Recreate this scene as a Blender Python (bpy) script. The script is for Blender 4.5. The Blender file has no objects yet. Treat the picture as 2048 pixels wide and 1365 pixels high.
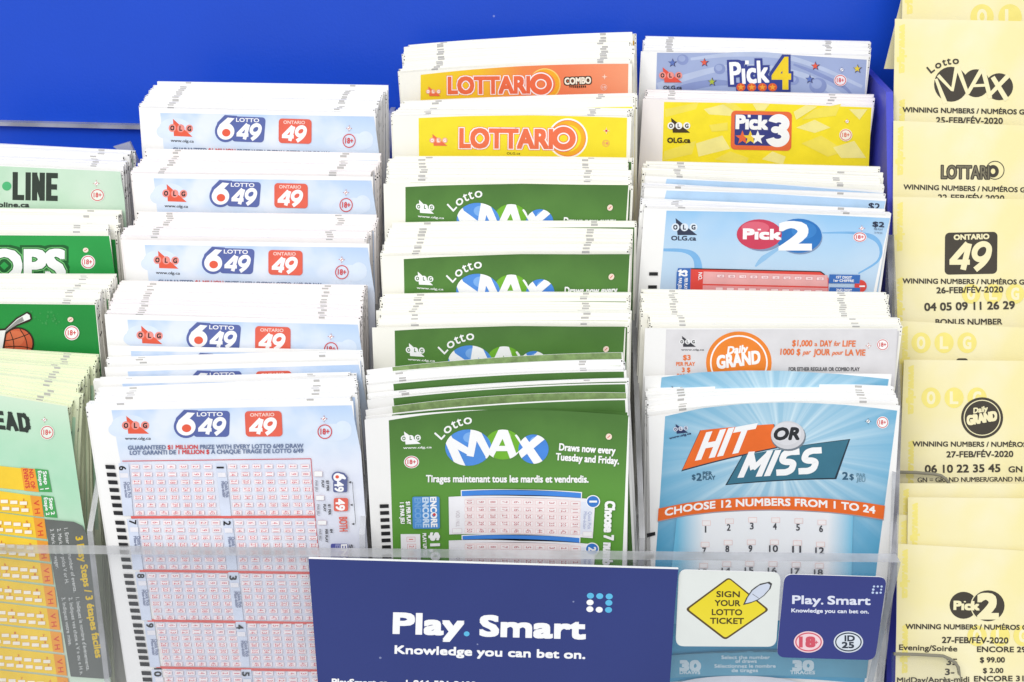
import bpy, bmesh, math, random
import numpy as np
from mathutils import Matrix, Vector, geometry

random.seed(7)
sc = bpy.context.scene
MM = 0.001

# ------------------------------------------------------------------ camera
# rack frame: x along the rack, u up along the leaning slips, n out of their faces (millimetres)
F, CX, CY = 2600.0, 1024.0, 682.5
LEAN = math.radians(15)
th, roll, DIST = math.radians(20.4), 0.012, 400.0
Fw = np.array([0, -math.sin(th), -math.cos(th)])
v0 = np.array([0, math.cos(th), -math.sin(th)])
r0 = np.array([1.0, 0, 0])
Rt = r0 * math.cos(roll) + v0 * math.sin(roll)
Up = -r0 * math.sin(roll) + v0 * math.cos(roll)
EYE = -DIST * Fw
RACK = Matrix(((1, 0, 0, 0), (0, math.sin(LEAN), -math.cos(LEAN), 0), (0, math.cos(LEAN), math.sin(LEAN), 0.26), (0, 0, 0, 1)))


def V(a):
    return Vector([float(q) for q in a])


def rack_matrix(o, ex, ey, ez):
    m = Matrix.Identity(4)
    for i, c in enumerate((ex, ey, ez)):
        for j in range(3):
            m[j][i] = float(c[j])
    for j in range(3):
        m[j][3] = float(o[j]) * MM
    return RACK @ m


cd = bpy.data.cameras.new("camera")
cam = bpy.data.objects.new("camera", cd)
sc.collection.objects.link(cam)
cam.matrix_world = rack_matrix(EYE, Rt, Up, -Fw)
cd.sensor_width = 36
cd.lens = F / 2048 * 36
cd.clip_start, cd.clip_end = 0.01, 50
sc.camera = cam

# ------------------------------------------------------------------ light
w = bpy.data.worlds.new("World")
sc.world = w
w.use_nodes = True
w.node_tree.nodes["Background"].inputs[0].default_value = (0.93, 0.96, 1.0, 1)
w.node_tree.nodes["Background"].inputs[1].default_value = 0.68


def area(name, loc, target, size, size_y, power, col):
    l = bpy.data.lights.new(name, "AREA")
    l.shape, l.size, l.size_y, l.energy, l.color = "RECTANGLE", size, size_y, power, col
    o = bpy.data.objects.new(name, l)
    sc.collection.objects.link(o)
    o.location = loc
    o.rotation_euler = (Vector(target) - Vector(loc)).to_track_quat("-Z", "Y").to_euler()
    return o


area("ceiling_lamp", (-0.3, -1.05, 1.5), (0, 0.0, 0.25), 1.5, 0.7, 22.5, (1.0, 0.985, 0.96))
area("ceiling_lamp", (-0.7, 0.0, 1.7), (-0.1, 0.1, 0.3), 1.2, 0.4, 8, (1.0, 0.985, 0.96))
sc.view_settings.view_transform = "Standard"
sc.view_settings.look = "None"
sc.view_settings.exposure = -0.06
sc.view_settings.gamma = 1.0
sc.view_settings.use_curve_mapping = False
sc.cycles.use_denoising = True
sc.cycles.max_bounces = 8
sc.cycles.transparent_max_bounces = 24
sc.cycles.caustics_reflective = False
sc.cycles.caustics_refractive = False

# ------------------------------------------------------------------ materials
_m = {}


def lin(c):
    c = c / 255.0
    return c / 12.92 if c <= 0.04045 else ((c + 0.055) / 1.055) ** 2.4


def base_mat(name, rough=0.55, spec=0.3):
    m = bpy.data.materials.new(name)
    m.use_nodes = True
    b = m.node_tree.nodes["Principled BSDF"]
    b.inputs["Roughness"].default_value = rough
    b.inputs["Specular IOR Level"].default_value = spec
    return m, m.node_tree, b


ALB = 0.86


def ink(*rgb, rough=0.5, spec=0.3, var=0.05, scale=160, name="ink"):
    key = (rgb, rough, spec, var, scale)
    if key in _m:
        return _m[key]
    m, nt, b = base_mat(name, rough, spec)
    c = [lin(q) * ALB for q in rgb]
    tc = nt.nodes.new("ShaderNodeTexCoord")
    nz = nt.nodes.new("ShaderNodeTexNoise")
    nz.inputs["Scale"].default_value = scale
    nz.inputs["Detail"].default_value = 4
    nt.links.new(tc.outputs["Object"], nz.inputs["Vector"])
    rp = nt.nodes.new("ShaderNodeValToRGB")
    rp.color_ramp.elements[0].position = 0.3
    rp.color_ramp.elements[1].position = 0.7
    rp.color_ramp.elements[0].color = [q * (1 - var) for q in c] + [1]
    rp.color_ramp.elements[1].color = [min(1, q * (1 + var)) for q in c] + [1]
    nt.links.new(nz.outputs["Fac"], rp.inputs["Fac"])
    nt.links.new(rp.outputs["Color"], b.inputs["Base Color"])
    _m[key] = m
    return m


def ramp_ink(name, axis, stops, cloud=None, rough=0.5, cloud_scale=60):
    """printed artwork or painted shade whose colour runs along a slip's own axis; stops = [(mm, rgb)], cloud = (rgb, strength)"""
    m, nt, b = base_mat(name, rough, 0.3)
    tc = nt.nodes.new("ShaderNodeTexCoord")
    sp = nt.nodes.new("ShaderNodeSeparateXYZ")
    nt.links.new(tc.outputs["Object"], sp.inputs[0])
    mr = nt.nodes.new("ShaderNodeMapRange")
    lo, hi = stops[0][0], stops[-1][0]
    mr.inputs["From Min"].default_value = lo * MM
    mr.inputs["From Max"].default_value = hi * MM
    nt.links.new(sp.outputs[axis], mr.inputs["Value"])
    rp = nt.nodes.new("ShaderNodeValToRGB")
    e = rp.color_ramp.elements
    while len(e) < len(stops):
        e.new(0.5)
    for el, (p, c) in zip(e, stops):
        el.position = (p - lo) / (hi - lo)
        el.color = [lin(q) * ALB for q in c] + [1]
    nt.links.new(mr.outputs[0], rp.inputs["Fac"])
    out = rp.outputs["Color"]
    if cloud:
        nz = nt.nodes.new("ShaderNodeTexNoise")
        nz.inputs["Scale"].default_value = cloud_scale
        nz.inputs["Detail"].default_value = 3
        nt.links.new(tc.outputs["Object"], nz.inputs["Vector"])
        r2 = nt.nodes.new("ShaderNodeValToRGB")
        r2.color_ramp.elements[0].position = 0.45
        r2.color_ramp.elements[1].position = 0.68
        r2.color_ramp.elements[1].color = [cloud[1]] * 3 + [1]
        nt.links.new(nz.outputs["Fac"], r2.inputs["Fac"])
        mx = nt.nodes.new("ShaderNodeMix")
        mx.data_type = "RGBA"
        nt.links.new(r2.outputs["Color"], mx.inputs["Factor"])
        nt.links.new(out, mx.inputs["A"])
        mx.inputs["B"].default_value = [lin(q) * ALB for q in cloud[0]] + [1]
        out = mx.outputs["Result"]
    nt.links.new(out, b.inputs["Base Color"])
    return m


def ray_ink(name, cx, cy, dark, light, nray=14, reach=40):
    """printed sunburst centred at cx, cy mm on the slip"""
    m, nt, b = base_mat(name, 0.5, 0.3)
    N, L = nt.nodes, nt.links
    tc = N.new("ShaderNodeTexCoord")
    mp = N.new("ShaderNodeVectorMath")
    mp.operation = "SUBTRACT"
    mp.inputs[1].default_value = (cx * MM, cy * MM, 0)
    L.new(tc.outputs["Object"], mp.inputs[0])
    sp = N.new("ShaderNodeSeparateXYZ")
    L.new(mp.outputs[0], sp.inputs[0])
    at = N.new("ShaderNodeMath")
    at.operation = "ARCTAN2"
    L.new(sp.outputs[1], at.inputs[0])
    L.new(sp.outputs[0], at.inputs[1])
    cb = N.new("ShaderNodeCombineXYZ")
    L.new(at.outputs[0], cb.inputs[0])
    nz = N.new("ShaderNodeTexNoise")
    nz.inputs["Scale"].default_value = nray / 3
    nz.inputs["Detail"].default_value = 3
    L.new(cb.outputs[0], nz.inputs["Vector"])
    r1 = N.new("ShaderNodeMapRange")
    r1.inputs["From Min"].default_value = 0.42
    r1.inputs["From Max"].default_value = 0.66
    L.new(nz.outputs["Fac"], r1.inputs["Value"])
    ln = N.new("ShaderNodeVectorMath")
    ln.operation = "LENGTH"
    L.new(mp.outputs[0], ln.inputs[0])
    r2 = N.new("ShaderNodeMapRange")
    r2.inputs["From Min"].default_value = 8 * MM
    r2.inputs["From Max"].default_value = reach * MM
    r2.inputs["To Min"].default_value = 1
    r2.inputs["To Max"].default_value = 0.0
    L.new(ln.outputs["Value"], r2.inputs["Value"])
    ml = N.new("ShaderNodeMath")
    ml.operation = "MULTIPLY_ADD"
    L.new(r1.outputs[0], ml.inputs[0])
    ml.inputs[1].default_value = 0.5
    ml.inputs[2].default_value = 0.5
    m2 = N.new("ShaderNodeMath")
    m2.operation = "MULTIPLY"
    L.new(ml.outputs[0], m2.inputs[0])
    L.new(r2.outputs[0], m2.inputs[1])
    mx = N.new("ShaderNodeMix")
    mx.data_type = "RGBA"
    L.new(m2.outputs[0], mx.inputs["Factor"])
    mx.inputs["A"].default_value = [lin(q) * ALB for q in dark] + [1]
    mx.inputs["B"].default_value = [lin(q) * ALB for q in light] + [1]
    L.new(mx.outputs["Result"], b.inputs["Base Color"])
    return m


def acrylic(name, tint, gloss, haze=0.0):
    m = bpy.data.materials.new(name)
    m.use_nodes = True
    nt = m.node_tree
    N, L = nt.nodes, nt.links
    N.clear()
    out = N.new("ShaderNodeOutputMaterial")
    tr = N.new("ShaderNodeBsdfTransparent")
    tr.inputs[0].default_value = (*tint, 1)
    df = N.new("ShaderNodeBsdfDiffuse")
    df.inputs[0].default_value = (0.72, 0.73, 0.76, 1)
    mh = N.new("ShaderNodeMixShader")
    mh.inputs[0].default_value = haze
    L.new(tr.outputs[0], mh.inputs[1])
    L.new(df.outputs[0], mh.inputs[2])
    gl = N.new("ShaderNodeBsdfGlossy")
    gl.inputs["Roughness"].default_value = 0.08
    lw = N.new("ShaderNodeLayerWeight")
    lw.inputs[0].default_value = 0.5
    pw = N.new("ShaderNodeMath")
    pw.operation = "POWER"
    pw.inputs[1].default_value = 5
    L.new(lw.outputs["Facing"], pw.inputs[0])
    mu = N.new("ShaderNodeMath")
    mu.operation = "MULTIPLY_ADD"
    mu.inputs[1].default_value = gloss
    mu.inputs[2].default_value = 0.04 * gloss
    L.new(pw.outputs[0], mu.inputs[0])
    mx = N.new("ShaderNodeMixShader")
    L.new(mu.outputs[0], mx.inputs[0])
    L.new(mh.outputs[0], mx.inputs[1])
    L.new(gl.outputs[0], mx.inputs[2])
    L.new(mx.outputs[0], out.inputs[0])
    return m


def edge_acrylic(name, dark, light, see=0.35):
    m = bpy.data.materials.new(name)
    m.use_nodes = True
    nt = m.node_tree
    N, L = nt.nodes, nt.links
    b = N["Principled BSDF"]
    b.inputs["Roughness"].default_value = 0.18
    tc = N.new("ShaderNodeTexCoord")
    nz = N.new("ShaderNodeTexNoise")
    nz.inputs["Scale"].default_value = 55
    nz.inputs["Detail"].default_value = 5
    L.new(tc.outputs["Object"], nz.inputs["Vector"])
    rp = N.new("ShaderNodeValToRGB")
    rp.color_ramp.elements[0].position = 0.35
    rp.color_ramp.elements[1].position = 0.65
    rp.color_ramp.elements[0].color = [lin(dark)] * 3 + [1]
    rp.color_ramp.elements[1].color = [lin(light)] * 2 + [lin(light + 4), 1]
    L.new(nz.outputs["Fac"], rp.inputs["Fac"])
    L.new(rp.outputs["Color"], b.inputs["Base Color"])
    tr = N.new("ShaderNodeBsdfTransparent")
    tr.inputs[0].default_value = (0.85, 0.87, 0.9, 1)
    mx = N.new("ShaderNodeMixShader")
    mx.inputs[0].default_value = 1 - see
    L.new(tr.outputs[0], mx.inputs[1])
    L.new(b.outputs[0], mx.inputs[2])
    L.new(mx.outputs[0], N["Material Output"].inputs[0])
    return m


def blue_panel(name, rgb, rough=0.33):
    m, nt, b = base_mat(name, rough, 0.35)
    N, L = nt.nodes, nt.links
    tc = N.new("ShaderNodeTexCoord")
    nz = N.new("ShaderNodeTexNoise")
    nz.inputs["Scale"].default_value = 14
    nz.inputs["Detail"].default_value = 6
    L.new(tc.outputs["Object"], nz.inputs["Vector"])
    rp = N.new("ShaderNodeValToRGB")
    c = [lin(q) for q in rgb]
    rp.color_ramp.elements[0].position = 0.3
    rp.color_ramp.elements[1].position = 0.72
    rp.color_ramp.elements[0].color = [q * 0.93 for q in c] + [1]
    rp.color_ramp.elements[1].color = [q * 1.06 for q in c] + [1]
    L.new(nz.outputs["Fac"], rp.inputs["Fac"])
    # dust specks and small scuffs
    vz = N.new("ShaderNodeTexVoronoi")
    vz.inputs["Scale"].default_value = 130
    L.new(tc.outputs["Object"], vz.inputs["Vector"])
    ds = N.new("ShaderNodeMath")
    ds.operation = "LESS_THAN"
    ds.inputs[1].default_value = 0.055
    L.new(vz.outputs["Distance"], ds.inputs[0])
    sx = N.new("ShaderNodeSeparateColor")
    L.new(vz.outputs["Color"], sx.inputs[0])
    gt = N.new("ShaderNodeMath")
    gt.operation = "GREATER_THAN"
    gt.inputs[1].default_value = 0.8
    L.new(sx.outputs[0], gt.inputs[0])
    mu = N.new("ShaderNodeMath")
    mu.operation = "MULTIPLY"
    L.new(ds.outputs[0], mu.inputs[0])
    L.new(gt.outputs[0], mu.inputs[1])
    m3 = N.new("ShaderNodeMath")
    m3.operation = "MULTIPLY"
    m3.inputs[1].default_value = 0.35
    L.new(mu.outputs[0], m3.inputs[0])
    mx = N.new("ShaderNodeMix")
    mx.data_type = "RGBA"
    L.new(m3.outputs[0], mx.inputs["Factor"])
    L.new(rp.outputs["Color"], mx.inputs["A"])
    mx.inputs["B"].default_value = (0.5, 0.55, 0.75, 1)
    L.new(mx.outputs["Result"], b.inputs["Base Color"])
    n2 = N.new("ShaderNodeTexNoise")
    n2.inputs["Scale"].default_value = 900
    L.new(tc.outputs["Object"], n2.inputs["Vector"])
    bp = N.new("ShaderNodeBump")
    bp.inputs["Strength"].default_value = 0.12
    bp.inputs["Distance"].default_value = 0.0004
    L.new(n2.outputs["Fac"], bp.inputs["Height"])
    L.new(bp.outputs["Normal"], b.inputs["Normal"])
    return m


WHITE = ink(250, 249, 247, rough=0.6, spec=0.25, var=0.012, scale=90, name="white_paper")
CREAM = ink(252, 250, 240, rough=0.6, spec=0.25, var=0.015, scale=90, name="cream_paper")
MINT = ink(238, 244, 210, rough=0.6, spec=0.25, var=0.03, scale=90, name="mint_paper")
PINKISH = ink(251, 245, 243, rough=0.6, spec=0.25, var=0.015, scale=90, name="warm_white_paper")
BLACK = ink(38, 38, 40)
GREYMARK = ink(186, 184, 182)
RED = ink(214, 74, 76)
CORAL = ink(232, 96, 70)
NAVY = ink(84, 100, 160)
SIGNBLUE = ink(50, 60, 142)
PW = ink(252, 252, 252, var=0.01)
PINK = ink(236, 190, 196)
ROSE = ink(222, 132, 140)
SLATE = ink(112, 126, 158)
CLEAR = acrylic("clear_acrylic", (0.985, 0.987, 0.992), 0.5, 0.03)
CLEARER = acrylic("thin_clear_acrylic", (0.985, 0.986, 0.988), 0.6, 0.006)
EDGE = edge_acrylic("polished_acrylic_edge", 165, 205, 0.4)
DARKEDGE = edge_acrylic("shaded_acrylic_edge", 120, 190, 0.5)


# ------------------------------------------------------------------ pixel geometry of the photograph -> real places
def ray(p):
    return Rt * ((p[0] - CX) / F) - Up * ((p[1] - CY) / F) + Fw


def on_n(p, n):
    d = ray(p)
    return EYE + d * ((n - EYE[2]) / d[2])


def at_z(p, z):
    return EYE + ray(p) * z


def unit(a):
    return a / np.linalg.norm(a)


class Frame:
    """a flat thing's own axes in the rack frame: origin top left corner, x along its top edge, y up, z out"""

    def __init__(s, o, ex, ez, W):
        s.o = np.array(o, float)
        s.ez = unit(np.array(ez, float))
        ex = np.array(ex, float)
        s.ex = unit(ex - s.ez * (ex @ s.ez))
        s.ey = np.cross(s.ez, s.ex)
        s.W = W

    @staticmethod
    def slip(tl, tr, n, W=83.0, right=False):
        a, b = on_n(tl, n), on_n(tr, n)
        d = unit(b - a)
        if W is None:
            W = np.linalg.norm(b - a)
        return Frame(b - d * W if right else a, d, (0, 0, 1), W)

    @staticmethod
    def card(tl, tr, z, tilt=0.0):
        a, b = at_z(tl, z), at_z(tr, z)
        ez = -Fw * math.cos(tilt) + Up * math.sin(tilt)
        return Frame(a, b - a, ez, np.linalg.norm(b - a))

    def matrix(s):
        return rack_matrix(s.o, s.ex, s.ey, s.ez)

    def inv(s, px, bow=0.0):
        """photo pixels -> local mm on the (bowed) surface"""
        px = np.asarray(px, float)
        d = Rt[None] * ((px[:, :1] - CX) / F) - Up[None] * ((px[:, 1:] - CY) / F) + Fw[None]
        e = EYE - s.o
        E = np.array([e @ s.ex, e @ s.ey, e @ s.ez])
        D = np.stack([d @ s.ex, d @ s.ey, d @ s.ez], 1)
        z = np.zeros(len(px))
        for _ in range(8):
            t = (z - E[2]) / D[:, 2]
            P = E[None] + D * t[:, None]
            z = bowf(P[:, 0], s.W, bow)
        return P[:, :2]


def bowf(x, W, bow):
    q = np.clip(x / W, 0, 1)
    return -bow * 4 * q * (1 - q)


# ------------------------------------------------------------------ lettering
_tx = {}
CAP = None


def glyphs(s):
    """outline-filled lettering: vertices (cap height 1, starting at 0) and triangles"""
    global CAP
    if s in _tx:
        return _tx[s]
    c = bpy.data.curves.new("lettering", "FONT")
    c.body = s
    c.resolution_u = 3
    o = bpy.data.objects.new("lettering", c)
    me = o.to_mesh()
    n = len(me.vertices)
    co = np.zeros(n * 3)
    me.vertices.foreach_get("co", co)
    co = co.reshape(-1, 3)[:, :2].copy()
    me.calc_loop_triangles()
    fs = [tuple(t.vertices) for t in me.loop_triangles]
    o.to_mesh_clear()
    bpy.data.objects.remove(o)
    bpy.data.curves.remove(c)
    if CAP is None:
        CAP = 1.0
        CAP = glyphs("H")[0][:, 1].max()
        _tx.clear()
        return glyphs(s)
    co /= CAP
    if n:
        co[:, 0] -= co[:, 0].min()
    _tx[s] = (co, fs)
    return _tx[s]


LAY, STRIKE = 0.008, 0.001


def stroke_outline(a, b, w1, w2=None):
    a, b = np.array(a, float), np.array(b, float)
    d = unit(b - a)
    nn = np.array([-d[1], d[0]])
    w2 = w1 if w2 is None else w2
    return [a + nn * w1 / 2, b + nn * w2 / 2, b - nn * w2 / 2, a - nn * w1 / 2]


def clipped(poly, e):
    """the part of a convex outline inside an ellipse (cx, cy, rx, ry)"""
    k = 40
    ring = [np.array([e[0] + e[2] * math.cos(2 * math.pi * i / k), e[1] + e[3] * math.sin(2 * math.pi * i / k)]) for i in range(k)]
    out = [np.array(q, float) for q in poly]
    for i in range(k):
        a, b = ring[i], ring[(i + 1) % k]
        side = lambda q: (b[0] - a[0]) * (q[1] - a[1]) - (b[1] - a[1]) * (q[0] - a[0])
        src, out = out, []
        for j in range(len(src)):
            c, d = src[j], src[(j + 1) % len(src)]
            sc1, sd = side(c), side(d)
            if sc1 >= 0:
                out.append(c)
            if (sc1 >= 0) != (sd >= 0):
                out.append(c + (d - c) * sc1 / (sc1 - sd))
        if not out:
            return []
    keep = []
    for q in out:
        if not keep or np.linalg.norm(q - keep[-1]) > 0.05:
            keep.append(q)
    return keep


class Print:
    def __init__(s, fr, bow=0.0):
        s.fr, s.bow, s.items, s.k = fr, bow, [], 1
        s.zoom()

    def zoom(s, sc_=1.0, ox=0.0, oy=0.0):
        s.q = (sc_, ox, oy)
        return s

    def T(s, pts):
        a = np.asarray(pts, float).reshape(-1, 2)
        return np.stack([s.q[1] + a[:, 0] / s.q[0], s.q[2] + a[:, 1] / s.q[0]], 1)

    def layer(s, n=1):
        s.k += n

    def raw(s, pts, faces, mat, dz=0.0):
        s.items.append((s.fr.inv(s.T(pts), s.bow), s.k * LAY + dz, faces, mat))

    def poly(s, pts, mat, new=True):
        if new:
            s.layer()
        pts = [tuple(p) for p in pts]
        tri = geometry.tessellate_polygon([[Vector((p[0], p[1], 0)) for p in pts]])
        s.raw(pts, [tuple(t) for t in tri], mat)

    def rect(s, x0, y0, x1, y1, mat, new=True, skew=(0, 0)):
        """skew = (dy across the width, dx down the height)"""
        s.poly([(x0, y0), (x1, y0 + skew[0]), (x1 + skew[1], y1 + skew[0]), (x0 + skew[1], y1)], mat, new)

    def rrect(s, x0, y0, x1, y1, r, mat, skew=(0, 0), new=True):
        pts = []
        for cx, cy, a in ((x1 - r, y0 + r, -90), (x1 - r, y1 - r, 0), (x0 + r, y1 - r, 90), (x0 + r, y0 + r, 180)):
            for i in range(6):
                t = math.radians(a + i * 18)
                pts.append((cx + r * math.cos(t), cy + r * math.sin(t)))
        pts = [(x + skew[1] * (y - y0) / (y1 - y0), y + skew[0] * (x - x0) / (x1 - x0)) for x, y in pts]
        s.poly(pts, mat, new)

    def ell(s, cx, cy, rx, ry, mat, new=True, n=28):
        s.poly([(cx + rx * math.cos(i * 2 * math.pi / n), cy + ry * math.sin(i * 2 * math.pi / n)) for i in range(n)], mat, new)

    def arc(s, cx, cy, rx, ry, wd, mat, a0=0, a1=360, n=36, new=True):
        if new:
            s.layer()
        pts, fs = [], []
        for i in range(n + 1):
            t = math.radians(a0 + (a1 - a0) * i / n)
            for k in (-0.5, 0.5):
                pts.append((cx + (rx + k * wd) * math.cos(t), cy + (ry + k * wd) * math.sin(t)))
        for i in range(n):
            fs.append((2 * i, 2 * i + 1, 2 * i + 3, 2 * i + 2))
        s.raw(pts, fs, mat)

    def block(s, body, p0, ex, ey, wd, mat, gap=0.22):
        """square-cut capitals drawn with straight strokes; ex = one letter's width, ey = its height"""
        p0, ex, ey = (np.array(a, float) for a in (p0, ex, ey))
        sh = {"H": [(0, 0, 0, 1), (1, 0, 1, 1), (0, .5, 1, .5)], "I": [(0, 0, 0, 1)], "T": [(.5, 0, .5, 1), (-.1, 1, 1.1, 1)], "L": [(0, 0, 0, 1), (0, 0, .85, 0)],
              "M": [(0, 0, 0, 1), (1.3, 0, 1.3, 1), (0, 1, .65, .3), (1.3, 1, .65, .3)], "N": [(0, 0, 0, 1), (1, 0, 1, 1), (0, 1, 1, 0)], "E": [(0, 0, 0, 1), (0, 0, .85, 0), (0, 1, .85, 1), (0, .5, .75, .5)],
              "P": [(0, 0, 0, 1), (0, 1, .8, 1), (.9, 1, .9, .5), (0, .5, .8, .5)], "R": [(0, 0, 0, 1), (0, 1, .8, 1), (.9, 1, .9, .5), (0, .5, .8, .5), (.5, .5, .95, 0)],
              "A": [(0, 0, .5, 1), (1, 0, .5, 1), (.2, .3, .8, .3)], "D": [(0, 0, 0, 1), (0, 1, .6, 1), (.6, 1, .95, .75), (.95, .78, .95, .22), (.95, .25, .6, 0), (.6, 0, 0, 0)],
              "S": [(0, 0, .75, 0), (.75, 0, 1, .16), (1, .16, 1, .36), (1, .36, .75, .5), (.75, .5, .25, .5), (.25, .5, 0, .64), (0, .64, 0, .84), (0, .84, .25, 1), (.25, 1, 1, 1)]}
        wids = {"I": 0, "M": 1.3, "L": .85, "E": .85}
        x = 0.0
        h = np.linalg.norm(ey)
        w1 = np.linalg.norm(ex)
        for ch in body:
            if ch == "S":
                pl = [(0, 0), (.3, 0), (.7, 0), (.97, .1), (1, .26), (.93, .42), (.65, .5), (.35, .52), (.07, .6), (0, .76), (.05, .92), (.35, 1), (.7, 1), (1.02, 1)]
                s.curve([p0 + ex / w1 * (a * w1 + x) + ey / h * b * h for a, b in pl], wd, mat)
            for i, (a, b, c, d) in enumerate(sh[ch] if ch != "S" else ()):
                P, Q = np.array([a * w1 + x, b * h]), np.array([c * w1 + x, d * h])
                e = unit(Q - P) * wd / 2
                nn = np.array([-e[1], e[0]])
                if ch in "MN" and i > 1 or (ch == "N" and i == 2):
                    e = e * 0.3
                quad = [P - e + nn, Q + e + nn, Q + e - nn, P - e - nn]
                s.poly([p0 + ex / w1 * q[0] + ey / h * q[1] for q in quad], mat)
            x += wids.get(ch, 1) * w1 + wd * (1 + gap)

    def line(s, p, q, wd, mat, new=True, w2=None):
        p, q = np.array(p, float), np.array(q, float)
        d = unit(q - p)
        nn = np.array([-d[1], d[0]])
        w2 = wd if w2 is None else w2
        s.poly([p + nn * wd / 2, q + nn * w2 / 2, q - nn * w2 / 2, p - nn * wd / 2], mat, new)

    def curve(s, pts, wd, mat, new=True):
        """smooth stroke through points, width may be a list"""
        if new:
            s.layer()
        P = [np.array(p, float) for p in pts]
        out = []
        for i in range(len(P) - 1):
            a, b, c, d = P[max(i - 1, 0)], P[i], P[i + 1], P[min(i + 2, len(P) - 1)]
            for k in range(8):
                t = k / 8
                out.append(0.5 * ((2 * b) + (c - a) * t + (2 * a - 5 * b + 4 * c - d) * t * t + (3 * b - a - 3 * c + d) * t ** 3))
        out.append(P[-1])
        vs, fs = [], []
        for i, p in enumerate(out):
            d = unit(out[min(i + 1, len(out) - 1)] - out[max(i - 1, 0)])
            nn = np.array([-d[1], d[0]])
            ww = wd if not isinstance(wd, (list, tuple)) else np.interp(i / (len(out) - 1), np.linspace(0, 1, len(wd)), wd)
            vs += [p + nn * ww / 2, p - nn * ww / 2]
        for i in range(len(out) - 1):
            fs.append((2 * i, 2 * i + 1, 2 * i + 3, 2 * i + 2))
        s.raw(vs, fs, mat)

    def star(s, cx, cy, r, mat, n=5, inner=0.42, rot=-90, ry=1.0, new=True):
        pts = []
        for i in range(2 * n):
            t = math.radians(rot + 180.0 * i / n)
            q = r if i % 2 == 0 else r * inner
            pts.append((cx + q * math.cos(t), cy + q * math.sin(t) * ry))
        s.poly(pts, mat, new)

    def text(s, body, p0, p1, h, mat, bold=0.0, skew=0.0, strikes=None, new=True, up=None, warp=None, square=True):
        """lettering with its baseline from p0 to p1 and cap height h; bold = how far the strokes grow"""
        if new:
            s.layer()
        co, fs = glyphs(body)
        if not len(co):
            return
        co = co.copy()
        co[:, 0] += skew * co[:, 1]
        co[:, 0] -= co[:, 0].min()
        W = co[:, 0].max()
        p0 = np.array(p0, float)
        if p1 is None:
            p1 = p0 + np.array([W * h, 0])
        p1 = np.array(p1, float)
        d = p1 - p0
        L = np.linalg.norm(d)
        if body == "1" and L > 0.2 * h:
            mid = (p0 + p1) / 2
            p0, p1 = mid - d / L * 0.09 * h, mid + d / L * 0.09 * h
            d = p1 - p0
            L = np.linalg.norm(d)
        e = d / L
        upv = np.array([e[1], -e[0]]) if up is None else unit(np.array(up, float))
        q = p0[None] + (co[:, :1] / W) * d[None] + co[:, 1:] * h * upv[None]
        if warp:
            q = np.array([warp(a / W, b) for a, b in co])
        if strikes is None:
            strikes = 0 if bold == 0 else (4 if bold * 1.0 / s.q[0] < 1.2 else 8)
            if bold / s.q[0] > 3:
                strikes = 16
        s.raw(q, fs, mat)
        for i in range(strikes):
            t = 2 * math.pi * (i + 0.5 if strikes == 4 else i) / strikes
            ct, st = math.cos(t), math.sin(t)
            k = 1 / max(abs(ct), abs(st)) if square and strikes >= 8 else 1
            s.raw(q + np.array([[ct * bold * k, st * bold * k]]), fs, mat, -STRIKE * (i + 1) * (0.3 if strikes > 8 else 0.8))


def make_mesh(name, verts, faces, mids, mats, W=None, bow=0.0):
    me = bpy.data.meshes.new(name)
    for m in mats:
        me.materials.append(m)
    if bow:
        bm = bmesh.new()
        vs = [bm.verts.new(v) for v in verts]
        for f, mi in zip(faces, mids):
            try:
                fc = bm.faces.new([vs[i] for i in f])
                fc.material_index = mi
            except ValueError:
                pass
        step = 2.0
        for i in range(1, int(W / step)):
            bmesh.ops.bisect_plane(bm, geom=bm.verts[:] + bm.edges[:] + bm.faces[:], dist=1e-5, plane_co=(i * step, 0, 0), plane_no=(1, 0, 0))
        for v in bm.verts:
            v.co.z += float(bowf(v.co.x, W, bow))
        for v in bm.verts:
            v.co *= MM
        bm.to_mesh(me)
        bm.free()
    else:
        me.from_pydata([(v[0] * MM, v[1] * MM, v[2] * MM) for v in verts], [], faces)
        me.polygons.foreach_set("material_index", mids)
    me.update()
    return me


SLIP_H = 190.0


def sheet_geo(W, t, bottom_l=0.0, bottom_r=0.0, H=SLIP_H):
    """a paper sheet (front at z 0, thickness t); faces: front, back, top, bottom, left, right"""
    v = [(0, 0, 0), (W, 0, 0), (W + bottom_r, -H, 0), (bottom_l, -H, 0), (0, 0, -t), (W, 0, -t), (W + bottom_r, -H, -t), (bottom_l, -H, -t)]
    f = [(0, 3, 2, 1), (4, 5, 6, 7), (0, 1, 5, 4), (3, 7, 6, 2), (0, 4, 7, 3), (1, 2, 6, 5)]
    return v, f


def printed_mesh(name, pr, paper, W, t=0.25, bow=None, bl=0.0, br=0.0, H=SLIP_H):
    bow = pr.bow if bow is None else bow
    v, f = sheet_geo(W, t, bl, br, H)
    v, f = list(v), list(f)
    mats, mid = [paper], [0] * len(f)
    for xy, z, fs, m in pr.items:
        if m not in mats:
            mats.append(m)
        k, b = mats.index(m), len(v)
        v += [(x, y, z) for x, y in xy]
        for q in fs:
            f.append(tuple(b + i for i in q))
            mid.append(k)
    return make_mesh(name, v, f, mid, mats, W, bow)


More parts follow.
